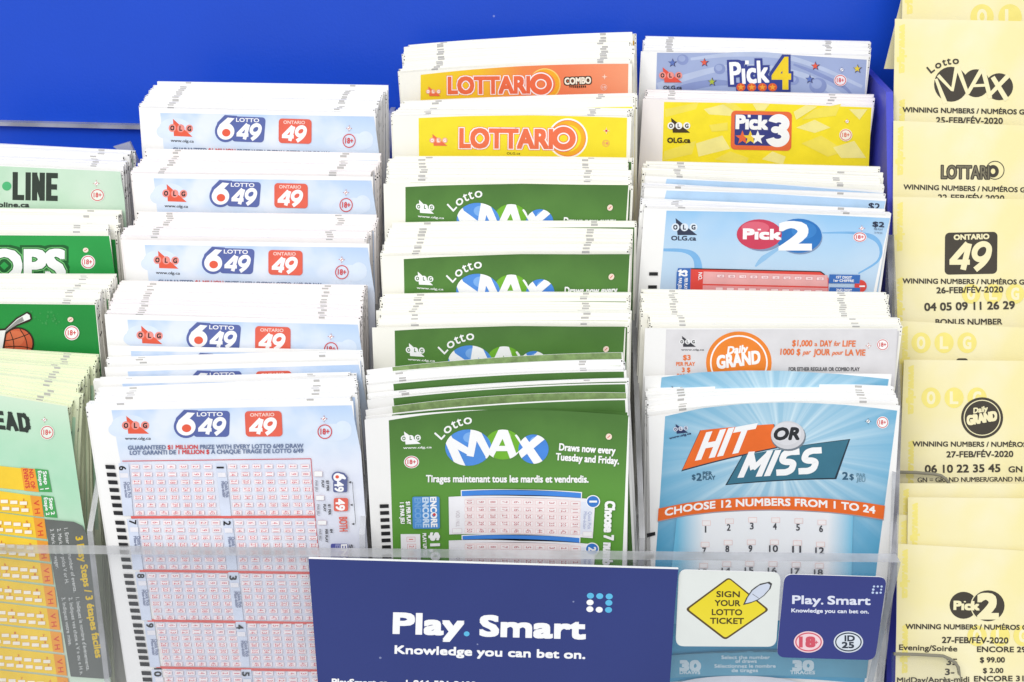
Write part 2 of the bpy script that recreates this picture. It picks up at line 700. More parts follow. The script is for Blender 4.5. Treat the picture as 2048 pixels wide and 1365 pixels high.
def fortynine(p, x0, y0, x1, y1, mat, wd, lean=0.0):
    """the two bold numerals of the badges, filling the box"""
    W, H = x1 - x0, y1 - y0
    m = lambda x, y: (x0 + x * W + lean * (0.5 - y) * H, y0 + y * H)
    p.line(m(0.34, 0.02), m(0.03, 0.7), wd, mat)
    p.line(m(-0.02, 0.72), m(0.5, 0.72), wd * 0.9, mat)
    p.line(m(0.38, 0.03), m(0.37, 1.0), wd, mat)
    ring = [m(0.75 + 0.185 * math.cos(math.radians(t)), 0.33 + 0.285 * math.sin(math.radians(t))) for t in range(0, 361, 30)]
    p.curve(ring, wd, mat)
    p.curve([m(0.93, 0.3), m(0.925, 0.52), m(0.84, 0.76), m(0.68, 1.0)], wd, mat)


# ------------------------------------------------------------------ scene objects
def link(o, parent=None):
    sc.collection.objects.link(o)
    if parent:
        o.parent = parent
    return o


def tag(o, label, cat, group=None):
    o["label"], o["category"] = label, cat
    if group:
        o["group"] = group
    return o


def put(name, me, mtx, parent=None):
    o = bpy.data.objects.new(name, me)
    link(o, parent)
    o.matrix_world = mtx
    return o


def jit(fr, dx=0.5, du=0.3, rot=0.25):
    a = math.radians(random.gauss(0, rot))
    ex = fr.ex * math.cos(a) + fr.ey * math.sin(a)
    return Frame(fr.o + fr.ex * random.gauss(0, dx) + fr.ey * random.gauss(0, du), ex, fr.ez, fr.W)


def plain_sheets(W, t, bow, paper, head, margin, hx, marks, nvar=4, specks=True):
    """a few versions of a slip seen only by its top: white margin, timing marks, a start of its coloured head"""
    out = []
    for k in range(nvar):
        v, f = sheet_geo(W, t)
        v, f, mid = list(v), list(f), [0] * 6
        mats = [paper, head, GREYMARK, BLACK]

        def quad(x0, y0, x1, y1, z, m):
            b = len(v)
            v.extend([(x0, y0, z), (x1, y0, z), (x1, y1, z), (x0, y1, z)])
            f.append((b, b + 3, b + 2, b + 1))
            mid.append(m)

        quad(hx, -margin, W - 0.8, -60, LAY, 1)
        for mx in marks:
            if random.random() < 0.93:
                x = mx * W + random.uniform(-0.5, 0.5)
                quad(x, -0.02, x + random.uniform(1.9, 2.6), -random.uniform(0.4, 0.9), LAY, 2)
        if specks:
            for side in (0.12, W - 0.62):
                for y in (0.1, 0.8, 1.6, 3, 4.2):
                    if random.random() < 0.45:
                        quad(side, -y, side + random.uniform(0.2, 0.5), -y - random.uniform(0.2, 0.55), LAY, 3)
            for sx in (-0.01, W + 0.01):
                for y in (0.2, 2.0, 5, 8, 11):
                    if random.random() < 0.35:
                        b = len(v)
                        y1 = y + random.uniform(0.5, 1.6)
                        v.extend([(sx, -y, -0.1 * t), (sx, -y, -0.9 * t), (sx, -y1, -0.9 * t), (sx, -y1, -0.1 * t)])
                        f.append((b, b + 1, b + 2, b + 3))
                        mid.append(3)
        out.append(make_mesh("play_slip", v, f, mid, mats, W, bow))
    return out


rack = bpy.data.objects.new("display_rack", None)
link(rack)
rack.location = (0, 0.1, 0)
bpy.context.view_layer.update()
tag(rack, "clear and blue counter rack with dividers and tiers holding upright slips", "display rack")

bpy.context.view_layer.update()


def pack(front, back, n, T, N, bow, paper, head, margin, hx, where, mesh=None, front_label=None, W=83.0, right=False, marks=(0.12, 0.83), ease=1.0, group=None, lab=None, specks=True, jx=0.5, ju=0.25):
    """N slips standing one behind the other between the front and back edges; the front one carries its print"""
    t = T / N
    vars_ = plain_sheets(W, t * 0.95, bow, paper, head, margin, hx, marks, specks=specks)
    left, cx, cu, cr = 0, 0.0, 0.0, 0.0
    for i in range(1, N + 1):
        q = (i / N) ** ease
        if left == 0:
            left, cx, cu, cr = random.randint(2, 5), random.gauss(0, 0.75 * jx / 0.5), random.gauss(0, 0.3), random.gauss(0, 0.006)
        left -= 1
        tl = [a + (b - a) * q for a, b in zip(front[0], back[0])]
        tr = [a + (b - a) * q for a, b in zip(front[1], back[1])]
        fr = jit(Frame.slip(tl, tr, n - T * i / N, W, right), jx * 0.45, ju * 0.8 if i < N else 0.05, 0.15)
        if i < N:
            fr = Frame(fr.o + fr.ex * cx + fr.ey * cu, fr.ex + fr.ey * cr, fr.ez, W)
        o = put("play_slip", random.choice(vars_), fr.matrix())
        tag(o, lab or f"plain white edged slip behind the front of the {where}", "lottery slip", group or f"slips packed behind the front slip of the {where}")
    if mesh is not None:
        fr = Frame.slip(front[0], front[1], n + 0.1, W, right)
        o = put("play_slip", mesh, fr.matrix())
        tag(o, front_label, "lottery slip")
    fr = Frame.slip(front[0], front[1], n, W, right)
    return fr


# the pocket floors are laid later, under each pile
FLOORS = []


# ---- small printed emblems
def olg(p, c0, s, tri, ball, letter, dy=0.0, url=None, urlmat=None, uh=0.3, uw=2.7, bold=0.0):
    """three lettered balls in a row on a triangle; c0 = centre of the first ball, s = ball spacing"""
    x, y = c0
    p.poly([(x + 0.02 * s, y - 1.0 * s), (x + 2.42 * s, y + 0.87 * s + dy), (x + 0.24 * s, y + 0.87 * s)], tri)
    p.layer()
    for i, l in enumerate("OLG"):
        p.ell(x + i * s, y + dy * i / 2, 0.44 * s, 0.44 * s, ball, new=False, n=18)
    p.layer()
    for i, l in enumerate("OLG"):
        ww = (0.42, 0.28, 0.4)[i]
        p.text(l, (x + i * s - ww * s / 2, y + dy * i / 2 + 0.24 * s), (x + i * s + ww * s / 2, y + dy * i / 2 + 0.24 * s), 0.48 * s, letter, bold=0.04 * s, strikes=4, new=False)
    if url:
        yy = y + 1.5 * s
        p.text(url, (x - 0.1 * s, yy), (x - 0.1 * s + uw * s, yy + dy), uh * s, urlmat, bold=bold, strikes=2 if bold else 0)


def eighteen(p, cx, cy, r, ry=None, fill=None, mat=None, txt="18+"):
    mat = mat or RED
    ry = ry or r
    if fill:
        p.ell(cx, cy, r * 1.12, ry * 1.12, fill)
    p.arc(cx, cy, r * 0.93, ry * 0.93, r * 0.13, mat)
    p.text(txt, (cx - r * 0.58, cy + ry * 0.36), (cx + r * 0.62, cy + ry * 0.36), ry * 0.76, mat, bold=r * 0.035, strikes=4)


def compass(p, cx, cy, r, mat, mid=None):
    p.star(cx, cy, r, mat, n=4, inner=0.22)
    p.ell(cx, cy, r * 0.5, r * 0.5, mid or PW, n=14)
    p.line((cx - r * 0.3, cy + r * 0.3), (cx + r * 0.3, cy - r * 0.3), r * 0.2, mat)


def vtext(p, body, top, bottom, h, mat, **k):
    """lettering turned a quarter clockwise, running from top to bottom"""
    p.text(body, top, bottom, h, mat, **k)


def boxes(p, pts, wd, ht, border, fill, lw):
    p.layer()
    for x, y in pts:
        p.rect(x - wd / 2 - lw, y - ht / 2 - lw, x + wd / 2 + lw, y + ht / 2 + lw, border, new=False)
    p.layer()
    for x, y in pts:
        p.rect(x - wd / 2, y - ht / 2, x + wd / 2, y + ht / 2, fill, new=False)


# ================================================================== STRUCTURE OF THE RACK
BLUE = blue_panel("blue_panel_plastic", (22, 72, 192))
BLUE2 = blue_panel("blue_edge_plastic", (66, 72, 190), 0.4)
NB = -132


def prism(name, pts_a, pts_b, mat, parent, mats=None, face_m=None):
    """closed solid between two matching outlines given in rack mm"""
    k = len(pts_a)
    v = [V(p) * MM for p in list(pts_a) + list(pts_b)]
    f = [tuple(range(k)), tuple(range(2 * k - 1, k - 1, -1))]
    for i in range(k):
        j = (i + 1) % k
        f.append((j, i, k + i, k + j))
    me = bpy.data.meshes.new(name)
    me.from_pydata(v, [], f)
    for m in mats or [mat]:
        me.materials.append(m)
    if face_m:
        for pl in me.polygons:
            pl.material_index = face_m(pl.index)
    me.update()
    o = bpy.data.objects.new(name, me)
    link(o, parent)
    o.matrix_world = RACK
    return o


def slab(name, x0, x1, u0, u1, n0, n1, mat, parent, **k):
    a = [(x0, u0, n0), (x1, u0, n0), (x1, u1, n0), (x0, u1, n0)]
    b = [(x0, u0, n1), (x1, u0, n1), (x1, u1, n1), (x0, u1, n1)]
    return prism(name, a, b, mat, parent, **k)


# blue back panel: tall lower board, and a strip above it that leans forward
ut = on_n((300, 47), NB)[1]
slab("back_panel", -420, 480, -230, ut + 150, NB - 4, NB, BLUE, rack)
a, b = on_n((-60, 243), NB + 4), on_n((300, 252), NB + 4)
prism("shelf_edge", [a, b, b + (0, 0, -4), a + (0, 0, -4)], [a + (0, -1.5, 0), b + (0, -1.5, 0), b + (0, -1.5, -4), a + (0, -1.5, -4)], EDGE, rack)

# clear dividers between the columns of slips
for x in (-134.3, -47.2, 42.4):
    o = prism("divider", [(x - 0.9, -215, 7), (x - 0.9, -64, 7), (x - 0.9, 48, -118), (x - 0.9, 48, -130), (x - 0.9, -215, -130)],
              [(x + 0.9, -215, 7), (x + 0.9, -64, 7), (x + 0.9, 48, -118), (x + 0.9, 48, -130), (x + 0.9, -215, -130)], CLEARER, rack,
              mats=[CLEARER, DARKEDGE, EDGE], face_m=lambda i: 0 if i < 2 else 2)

# small upright corner of clear plastic beside the pale green pile
a, b, c = on_n((226, 294), -84), on_n((259, 284), -84), on_n((280, 330), -84)
prism("clear_tab", [a, b, c], [a + (0, 0, -1.5), b + (0, 0, -1.5), c + (0, 0, -1.5)], edge_acrylic("clear_tab_plastic", 170, 205, 0.45), rack)

# front lip: a thick clear sheet with a polished top edge
NF0, NF1 = 7.5, 13.0
l_, r_ = on_n((-80, 1088.5), NF0), on_n((1792, 1108), NF0)
a = [l_, r_, r_ + (-6, -70, 0), l_ + (0, -70, 0)]
prism("front_panel", a, [p + (0, 0, NF1 - NF0) for p in a], CLEAR, rack, mats=[CLEAR, EDGE], face_m=lambda i: 0 if i < 2 else 1)

# clear end sheet on the right, then the blue end panel
a = [on_n((1796, 1106), NF0), on_n((1803, 830), -30), on_n((1788, 470), -62), on_n((1765, 1500), -62), on_n((1752, 1500), NF0)]
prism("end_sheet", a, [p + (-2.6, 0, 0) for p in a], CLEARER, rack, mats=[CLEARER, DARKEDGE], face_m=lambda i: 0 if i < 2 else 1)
ef = [(1772, 184), (1786, 184), (1796, 720), (1790, 1500), (1772, 1500), (1779, 720)]
za = 462
fr_ = [at_z(p, za) for p in ef]
bk_ = [p + (0, 6, -60) for p in fr_]
prism("end_panel", fr_, bk_, BLUE2, rack)


# ================================================================== SKY-BLUE SLIPS (first full column)
SKY = ramp_ink("sky_print", 1, [(-45, (226, 229, 243)), (-22, (226, 231, 246)), (-14, (214, 228, 247)), (-6, (205, 224, 248)), (-1.5, (190, 214, 246))], ((240, 244, 252), 0.75))
A5f, A5t = [(175, 812), (706, 803)], None
frA = Frame.slip(A5f[0], A5f[1], 2.2)


def design_sky():
    p = Print(frA)
    p.poly([(223, 821), (703, 811), (722, 905), (741, 1180), (765, 1420), (352, 1420), (300, 1200), (237, 905)], SKY)
    p.zoom(3.413, 170, 540)
    pale = ink(222, 234, 250)
    p.layer()
    for cx, cy, rx, ry in ((300, 1060, 120, 70), (230, 1090, 70, 50)):
        p.ell(cx, cy, rx, ry, pale)
    for cx, cy, rx, ry in ((1690, 1110, 130, 60), (1610, 1120, 80, 42), (1760, 1090, 60, 60)):
        p.ell(cx, cy, rx, ry, pale)
    olg(p, (280, 1062), 65, CORAL, ink(240, 150, 140), BLACK, url="www.olg.ca", urlmat=ink(70, 72, 80), bold=1.0)
    # six-forty-nine badge
    def badge(q, o=(0, 0)):
        dark, wht, dot = ink(92, 106, 168), PW, CORAL
        q.layer()
        q.rrect(745, 962, 990, 1140, 26, dark, new=False, skew=(0, -6))
        q.layer()
        q.ell(690, 1068, 84, 80, dark, new=False)
        q.layer()
        q.poly([(612, 1050), (622, 1010), (676, 955), (770, 958), (775, 990), (735, 1010)], dark, new=False)
        q.text("LOTTO", (765, 999), (940, 997), 26, wht, bold=1.2)
        fortynine(q, 782, 1012, 958, 1122, wht, 27, 0.22)
        q.ell(690, 1070, 66, 60, wht)
        q.poly([(624, 1062), (640, 1025), (700, 972), (752, 976), (700, 1030), (668, 1050)], wht)
        q.ell(694, 1080, 32, 27, dot)
    badge(p)
    p.rrect(1090, 964, 1342, 1138, 26, ink(232, 104, 84), skew=(-2, 8))
    p.text("ONTARIO", (1128, 1000), (1292, 997), 22, ink(250, 215, 205), bold=1)
    fortynine(p, 1130, 1014, 1304, 1120, PW, 27, 0.22)
    compass(p, 1632, 1015, 26, ink(196, 70, 70))
    eighteen(p, 1637, 1103, 50)
    for body, x0, x1, y0, y1, m in (("GUARANTEED", 295, 552, 1226, 1222, SLATE), ("$1 MILLION", 566, 770, 1222, 1220, RED), ("PRIZE WITH EVERY LOTTO 6/49 DRAW", 786, 1490, 1220, 1212, SLATE),
                                    ("LOT GARANTI DE", 308, 622, 1260, 1256, SLATE), ("1 MILLION $", 640, 848, 1255, 1253, RED), ("À CHAQUE TIRAGE DE LOTTO 6/49", 862, 1490, 1253, 1245, SLATE)):
        p.text(body, (x0, y0), (x1, y1), 27, m, bold=1.6, strikes=4)
    p.zoom()
    redline = ink(214, 78, 82)
    p.line((245, 921.8), (622, 917), 1.6, redline)
    p.curve([(622, 917), (630, 1031), (636, 1091), (650, 1210), (668, 1360)], 1.4, redline)
    coralbar = ink(226, 104, 98)
    for a, b in (((262.5, 1034), (630, 1033)), ((280, 1140.6), (640, 1145.5)), ((295.7, 1240), (652, 1246)), ((313, 1334), (666, 1341))):
        p.line(a, b, 5, coralbar)
    blocks = [(933, 1025, 270.6, 280, 465, 475.6), (1044.4, 1132.8, 287, 300, 478.4, 488), (1150.8, 1234, 303.5, 317, 490, 500.5), (1249.6, 1327, 321.5, 334, 504.6, 513), (1345, 1422, 336, 349, 515.5, 527)]
    sp = (24.2, 24.1, 23.9, 23.4, 23)
    pts, digs = [], []
    for k, (y0, y1, xl0, xl1, xr0, xr1) in enumerate(blocks):
        for r in range(7):
            q = r / 6
            for c in range(7):
                for side in (0, 1):
                    x = (xl0 + (xl1 - xl0) * q if side == 0 else xr0 + (xr1 - xr0) * q) + c * sp[k]
                    y = y0 + (y1 - y0) * q + (0.004 if k else -0.003) * (c + 7 * side) * 24 * (1 if k else 1)
                    pts.append((x, y))
                    digs.append((x, y, r * 7 + 7 - c))
    p.layer()
    for k, (y0, y1, xl0, xl1, xr0, xr1) in enumerate(blocks):
        for a0, a1 in ((xl0, xl1), (xr0, xr1)):
            p.poly([(a0 - 33, y0 - 7), (a0 - 13, y0 - 7), (a1 - 13, y1 + 6), (a1 - 33, y1 + 6)], ink(218, 226, 244), new=False)
    boxes(p, pts, 15.5, 7.4, ink(240, 208, 214), ink(250, 242, 244), 0.6)
    p.layer()
    for x, y, nmb in digs:
        m = ink(224, 128, 138)
        p.text(str(nmb), (x - 5.0, y - (3.2 if nmb > 9 else 1.7)), (x - 5.0, y + (3.2 if nmb > 9 else 1.7)), 10.0, m, new=False, bold=0.35, strikes=2)
    marks, heads = [], []
    for k, (y0, y1, xl0, xl1, xr0, xr1) in enumerate(blocks):
        for r in range(7):
            y = y0 + (y1 - y0) * r / 6
            x = np.interp(y, [933, 1043, 1149.6, 1247.5, 1342, 1430], [211, 230.3, 247.4, 265.4, 282.6, 298])
            marks.append((x, y))
    p.layer()
    for x, y in marks:
        p.rect(x, y - 4, x + 18.5, y + 4, BLACK, new=False, skew=(0.6, 1.4))
    hs = [("6", 245.6, 935.6), ("7", 265.8, 1043.6), ("8", 282, 1150.8), ("9", 300, 1249.6), ("10", 316, 1343), ("1", 440.7, 934), ("2", 454.4, 1045), ("3", 466.4, 1154), ("4", 480, 1252), ("5", 492, 1346)]
    for b, x, y in hs:
        l = 4 * len(b)
        p.text(b, (x - 6.5, y - l), (x - 6.5, y + l), 13.5, BLACK, bold=0.7)
        p.rect(x - 5, y + 10, x + 11, y + 19, ink(242, 240, 246), skew=(0, 1))
        vtext(p, "Quick Pick", (x + 8.5, y + 28), (x + 12, y + 60), 6.2, ink(136, 144, 172), bold=0.3)
        vtext(p, "Mise-éclair", (x + 2, y + 28), (x + 6, y + 60), 5.5, ink(136, 144, 172), bold=0.3)
    # side panel: prices and turned badges
    p.zoom(5.933, 470, 880)
    for x, y, w_, h_ in ((990, 392, 92, 58), (1012, 676, 92, 50), (1036, 970, 96, 46)):
        boxes(p, [(x, y)], w_, h_, ink(214, 190, 196), ink(246, 246, 246), 4)
    for j, (l1, l2, l3) in enumerate((("$3 PER", "PLAY", "PAR JEU"), ("$1 PER", "PLAY", "PAR JEU"), ("$4", "PER PLAY", "PAR JEU"))):
        y = (470, 752, 1046)[j]
        x = 22 * j
        vtext(p, l1, (1088 + x, y), (1092 + x, y + (44 if j == 2 else 125)), 26, ink(90, 90, 96), bold=2.5)
        vtext(p, l2, (1030 + x, y), (1034 + x, y + (155 if j == 2 else 85)), 26, ink(90, 90, 96), bold=2.5)
        vtext(p, l3, (954 + x, y), (958 + x, y + 130), 26, ink(150, 150, 158), bold=1.5)
    dark = ink(96, 104, 150)
    p.rrect(1168, 470, 1335, 608, 22, dark)
    p.ell(1222, 428, 72, 66, dark)
    p.poly([(1230, 362), (1300, 380), (1340, 425), (1338, 480), (1240, 490)], dark)
    p.ell(1222, 428, 52, 48, PW)
    p.poly([(1232, 382), (1290, 400), (1322, 440), (1310, 456), (1250, 440)], PW)
    p.ell(1216, 425, 22, 20, CORAL)
    vtext(p, "49", (1186, 480), (1190, 600), 100, PW, bold=6)
    p.rrect(1176, 675, 1345, 832, 22, ink(228, 108, 92))
    vtext(p, "49", (1200, 690), (1204, 822), 100, PW, bold=6)
    vtext(p, "BOTH", (1240, 902), (1246, 1070), 92, ink(226, 112, 98), bold=4)
    ln = ink(60, 60, 64)
    p.curve([(1360, 490), (1396, 492), (1404, 600), (1418, 760), (1432, 960), (1400, 985)], 5, ln)
    for x, y in ((1365, 488), (1385, 756), (1402, 982)):
        p.poly([(x - 18, y), (x + 14, y - 14), (x + 14, y + 14)], ln)
    p.rrect(1140, 1215, 1345, 1720, 20, ink(88, 92, 164))
    vtext(p, "ENCORE", (1262, 1225), (1275, 1690), 70, PW, bold=5)
    vtext(p, "ENCORE", (1196, 1225), (1210, 1690), 50, ink(150, 154, 200), bold=4)
    vtext(p, "See back", (1362, 1225), (1375, 1600), 34, ink(70, 70, 76), bold=2)
    return p


skyP = design_sky()
skyM = printed_mesh("play_slip", skyP, WHITE, 83.0, bl=0.0)
HEADSKY = ink(196, 216, 246)
A = [([(278, 216), (751, 226)], [(314, 164), (776, 171)], -80.7, 14, 14, "rearmost sky blue pile", "sky blue slip fronting the rearmost and highest pile of its column"),
     ([(264, 347), (746, 354)], [(293, 299), (762, 308)], -64.7, 13, 13, "second sky blue pile from the back", "sky blue slip fronting the second pile from the back of its column"),
     ([(245, 480), (738, 488)], [(274, 425), (757, 431)], -46.3, 15, 14, "middle sky blue pile", "sky blue slip fronting the middle one of the five sky blue piles"),
     ([(209, 629), (717, 642)], [(244, 563), (742, 572)], -24.3, 18, 16, "fourth sky blue pile from the back", "sky blue slip fronting the fourth pile, with one sunken slip before it")]
for f_, b_, n, T, N, where, lab in A:
    pack(f_, b_, n, T, N, 0, WHITE if "rear" in where else PINKISH, HEADSKY, 1.6, 7.4, where, skyM, lab)
# loose slips and sub-piles before the front sky-blue pile
o = put("play_slip", skyM, Frame.slip((216, 692), (722, 701), -22.6).matrix())
tag(o, "sunken sky blue slip with only a strip of its printed head above the white edges", "lottery slip")
pack([(209, 735), (720, 722)], [(213, 716), (722, 712)], -16.5, 4.5, 5, 0, WHITE, HEADSKY, 2.6, 7.4, "grey streaked sky blue bundle", skyM,
     "sky blue slip fronting the farther of two thin bundles behind the big front pile")
pack([(198, 759), (722, 752)], [(200, 756), (722, 749)], -12.2, 2.2, 3, 0, WHITE, HEADSKY, 1.8, 7.4, "thinnest sky blue bundle", skyM,
     "sky blue slip fronting the thinnest bundle just behind the big front pile")
pack(A5f, [(200, 777), (720, 764)], 2.2, 12.5, 12, 0, WHITE, HEADSKY, 1.6, 7.4, "large front sky blue pile", skyM,
     "large uncovered sky blue slip with grids of pink numbers behind the clear lip")


# ================================================================== GREEN AND YELLOW SLIPS (second full column)
GREEN = ramp_ink("shaded_green_print", 1, [(-60, (98, 162, 58)), (-25, (96, 152, 64)), (-12, (86, 134, 60)), (0, (76, 117, 55))], ((102, 152, 70), 0.25))  # darker toward the top: dimmer light on the rear slips put into the ink
GREENE = ink(132, 158, 102, var=0.25, scale=500, name="green_slip_edge")
DGREEN = ink(78, 120, 56)
frB = Frame.slip((730, 840), (1258, 836), 1.7)
BOW_B = 7.0


def design_green():
    p = Print(frB, BOW_B)
    LBLUE, LG, RB = ink(84, 146, 226), ink(116, 182, 50), ink(76, 140, 224)
    p.zoom(3.25, 720, 700)
    p.poly([(190, 456), (400, 425), (700, 398), (1000, 385), (1300, 395), (1550, 413), (1748, 430), (1730, 800), (1705, 1365), (1690, 1700), (225, 1700), (215, 1365), (203, 900)], GREEN)
    olg(p, (288, 574), 45, PW, PW, ink(70, 120, 56), dy=-4, url="www.olg.ca", urlmat=PW, uw=4.1, bold=1)
    eighteen(p, 337, 727, 44, 36, fill=PW)
    # arched word over the balls
    cx, cy, R_ = 760, 760, 290
    for ch, a, wd in (("L", 222, 38), ("o", 233, 52), ("t", 242.5, 32), ("t", 249.5, 32), ("o", 259.5, 52)):
        t = math.radians(a)
        bx, by = cx + R_ * math.cos(t) * 1.0, cy + R_ * math.sin(t) * 0.98
        tx, ty = -math.sin(t), math.cos(t)
        hh = 62
        p.text(ch, (bx - tx * wd / 2, by - ty * wd / 2), (bx + tx * wd / 2, by + ty * wd / 2), hh, PW, bold=1.3, up=(math.cos(t), math.sin(t)))
    def ball(x, y, rx, ry, m, hi):
        p.ell(x, y, rx, ry, m)
        p.ell(x + rx * 0.12, y - ry * 0.55, rx * 0.34, ry * 0.3, hi)
    ball(932, 615, 118, 98, LG, ink(150, 204, 90))
    ball(706, 634, 150, 118, LBLUE, ink(128, 178, 238))
    ball(1130, 645, 98, 95, RB, ink(128, 178, 238))
    p.layer()
    balls = ((706, 634, 150, 118), (932, 615, 118, 98), (1130, 645, 98, 95))
    def stroke(a, b, w1, w2=None):
        for e in balls:
            c = clipped(stroke_outline(a, b, w1, w2), e)
            if len(c) > 2:
                p.poly(c, PW)
    stroke((560, 540), (672, 790), 52, 60)
    stroke((586, 590), (722, 668), 50, 40)
    stroke((756, 480), (718, 690), 54, 46)
    stroke((742, 500), (856, 716), 56, 44)
    stroke((945, 490), (836, 710), 52, 44)
    stroke((926, 490), (1012, 730), 52, 50)
    stroke((880, 640), (985, 640), 34)
    stroke((1030, 540), (1186, 770), 52, 58)
    stroke((1212, 540), (1000, 716), 52, 46)
    def cond(body, a, b, h):
        p.text(body, a, b, h, PW, bold=2.6, strikes=4)
    cond("Draws now every", (1297, 652), (1660, 678), 44)
    cond("Tuesday and Friday.", (1275, 715), (1683, 744), 44)
    cond("Tirages maintenant tous les mardis et vendredis.", (432, 855), (1485, 862), 44)
    p.ell(1620, 565, 20, 20, ink(246, 222, 205))
    p.line((1611, 573), (1629, 557), 5, RED)
    mk = []
    for i, y in enumerate((1012, 1056, 1102, 1146, 1190, 1234, 1278, 1338, 1384, 1430)):
        mk.append((129 + i * 2.2, y))
    p.layer()
    for x, y in mk:
        p.rect(x, y - 12, x + 58, y + 12, BLACK, new=False, skew=(-2, 1))
    # number panels
    pale = ink(250, 240, 242)
    for k, (dy, x0, x1) in enumerate(((0, 660, 1440), (291, 664, 1428))):
        p.poly([(x0 - 4, 908 + dy), (1050, 906 + dy), (x1 + 4, 924 + dy), (x1 + 2, 990 + dy), (x0 - 2, 980 + dy)], PW)
        p.poly([(x0 + 2, 914 + dy), (1050, 912 + dy), (x1 - 2, 930 + dy), (x1 - 4, 990 + dy), (x0 + 4, 980 + dy)], ink(72, 140, 228))
        p.poly([(577, 952 + dy * 0.97), (1050, 948 + dy), (1530, 972 + dy), (1512, 1224 + dy), (1050, 1204 + dy), (580, 1196 + dy)], ink(247, 246, 250))
        p.poly([(684, 962 + dy), (1050, 960 + dy), (1436, 980 + dy), (1430, 1205 + dy), (1050, 1198 + dy), (684, 1188 + dy)], ink(251, 236, 236))
        p.poly([(1436, 985 + dy), (1516, 990 + dy), (1504, 1200 + dy), (1432, 1196 + dy)], ink(234, 238, 250))
        g, dg = [], []
        for r in range(5):
            for c in range(10):
                x = 712 + c * 76.5 - r * (0.6 * c / 9)
                y = 985 + r * 46.5 + 14 * (c / 9) ** 2 + dy
                g.append((x, y))
                dg.append((x, y, r * 10 + 10 - c))
        boxes(p, g, 58, 26, ink(240, 200, 202), ink(253, 246, 246), 2)
        p.layer()
        for x, y, d in dg:
            l = 11 if d > 9 else 6
            p.text(str(d), (x - 16, y - l), (x - 16, y + l), 32, ink(208, 132, 138), new=False, bold=1.0, strikes=2)
        boxes(p, [(632, 1172 + dy), (1478, 1196 + dy)], 58, 26, ink(222, 200, 210), PW, 2)
        vtext(p, "VOID / NUL", (624, 1040 + dy), (624, 1145 + dy), 24, ink(200, 190, 196))
        vtext(p, "Quick Pick", (1484, 1050 + dy), (1478, 1165 + dy), 22, ink(160, 170, 210))
        vtext(p, "Mise-éclair", (1455, 1050 + dy), (1449, 1165 + dy), 20, ink(160, 170, 210))
        bx, by = (1515, 985) if k == 0 else (1507, 1292)
        p.ell(bx, by, 46, 42, PW)
        p.ell(bx, by, 39, 36, ink(60, 124, 204))
        vtext(p, str(k + 1), (bx - 22, by - 12), (bx - 22, by + 12), 46, PW, bold=3)
    # encore block
    p.rrect(342, 948, 518, 1156, 12, ink(84, 148, 214), skew=(0, 2))
    vtext(p, "ENCORE", (458, 952), (464, 1145), 38, PW, bold=3)
    vtext(p, "ENCORE", (408, 954), (412, 1146), 38, ink(206, 226, 246), bold=3)
    vtext(p, "ENCORE", (356, 956), (360, 1146), 40, ink(118, 170, 224), bold=2.5)
    p.ell(484, 1064, 10, 10, RED)
    vtext(p, "$1 PER PLAY", (302, 980), (308, 1126), 24, PW, bold=2)
    vtext(p, "1 $ PAR JEU", (262, 986), (267, 1122), 24, PW, bold=2)
    vtext(p, "$1,000,000", (458, 1184), (470, 1640), 56, PW, bold=4)
    vtext(p, "PLAY UP TO", (408, 1186), (414, 1330), 22, PW, bold=1.6)
    p.rect(265, 1190, 392, 1500, ink(247, 245, 248), skew=(0, 6))
    boxes(p, [(332, 1224), (336, 1270), (338, 1316), (340, 1360)], 52, 28, ink(222, 150, 156), pale, 2)
    p.layer()
    for i, (x, y) in enumerate([(332, 1224), (336, 1270), (338, 1316), (340, 1360)]):
        vtext(p, str(i + 1), (x - 14, y - 6), (x - 14, y + 6), 28, RED, new=False)
    vtext(p, "Choose 7 numbers", (1596, 982), (1574, 1470), 60, PW, bold=4)
    return p


grnP = design_green()
grnM = printed_mesh("play_slip", grnP, WHITE, 83.0)
grnFlat = printed_mesh("play_slip", grnP, CREAM, 83.0, bow=1.2)
YEL = ink(246, 226, 48, var=0.03)


def lottario(p, x0, y0, x1, y1, ox, oy, ro, rings, m, bg, h):
    """the word with its last ring letter inside larger circles; p0..p1 baseline of the first seven letters"""
    for r_, c, wd in rings:
        p.arc(ox + ro * 0.35, oy, r_, r_, wd, c)
    body = "LOTTARI"
    p.text(body, (x0, y0), (x1, y1), h, m, bold=h * 0.135, strikes=16)
    p.arc(ox, oy, ro * 0.77, ro * 0.72, ro * 0.86, m)
    p.text(body, (x0, y0), (x1, y1), h, PW, bold=h * 0.11, strikes=16)
    p.arc(ox, oy, ro * 0.77, ro * 0.72, ro * 0.72, PW)
    p.text(body, (x0, y0), (x1, y1), h, m, bold=h * 0.06, strikes=8)
    p.arc(ox, oy, ro * 0.77, ro * 0.72, ro * 0.5, m)


def design_yellow():
    p = Print(Frame.slip((785, 232), (1263, 234), -75.5), 2.0)
    p.zoom(3.657, 740, 50)
    CO = ink(240, 118, 78)
    p.poly([(355, 682), (700, 668), (1200, 662), (1880, 680), (1868, 1400), (362, 1400)], YEL)
    lottario(p, 660, 895, 1330, 902, 1415, 830, 88, [(118, ink(246, 178, 40), 40), (140, PW, 12), (130, CO, 4)], CO, YEL, 132)
    olg(p, (455, 845), 46, CO, ink(246, 176, 150), PW)
    p.star(1728, 775, 26, ink(250, 214, 190), n=4, inner=0.3)
    p.ell(1728, 775, 8, 8, RED)
    eighteen(p, 1725, 866, 26, 24, mat=ink(240, 150, 120), txt="18")
    p.text("OLG.ca", (1000, 948), (1098, 948), 16, BLACK)
    return p


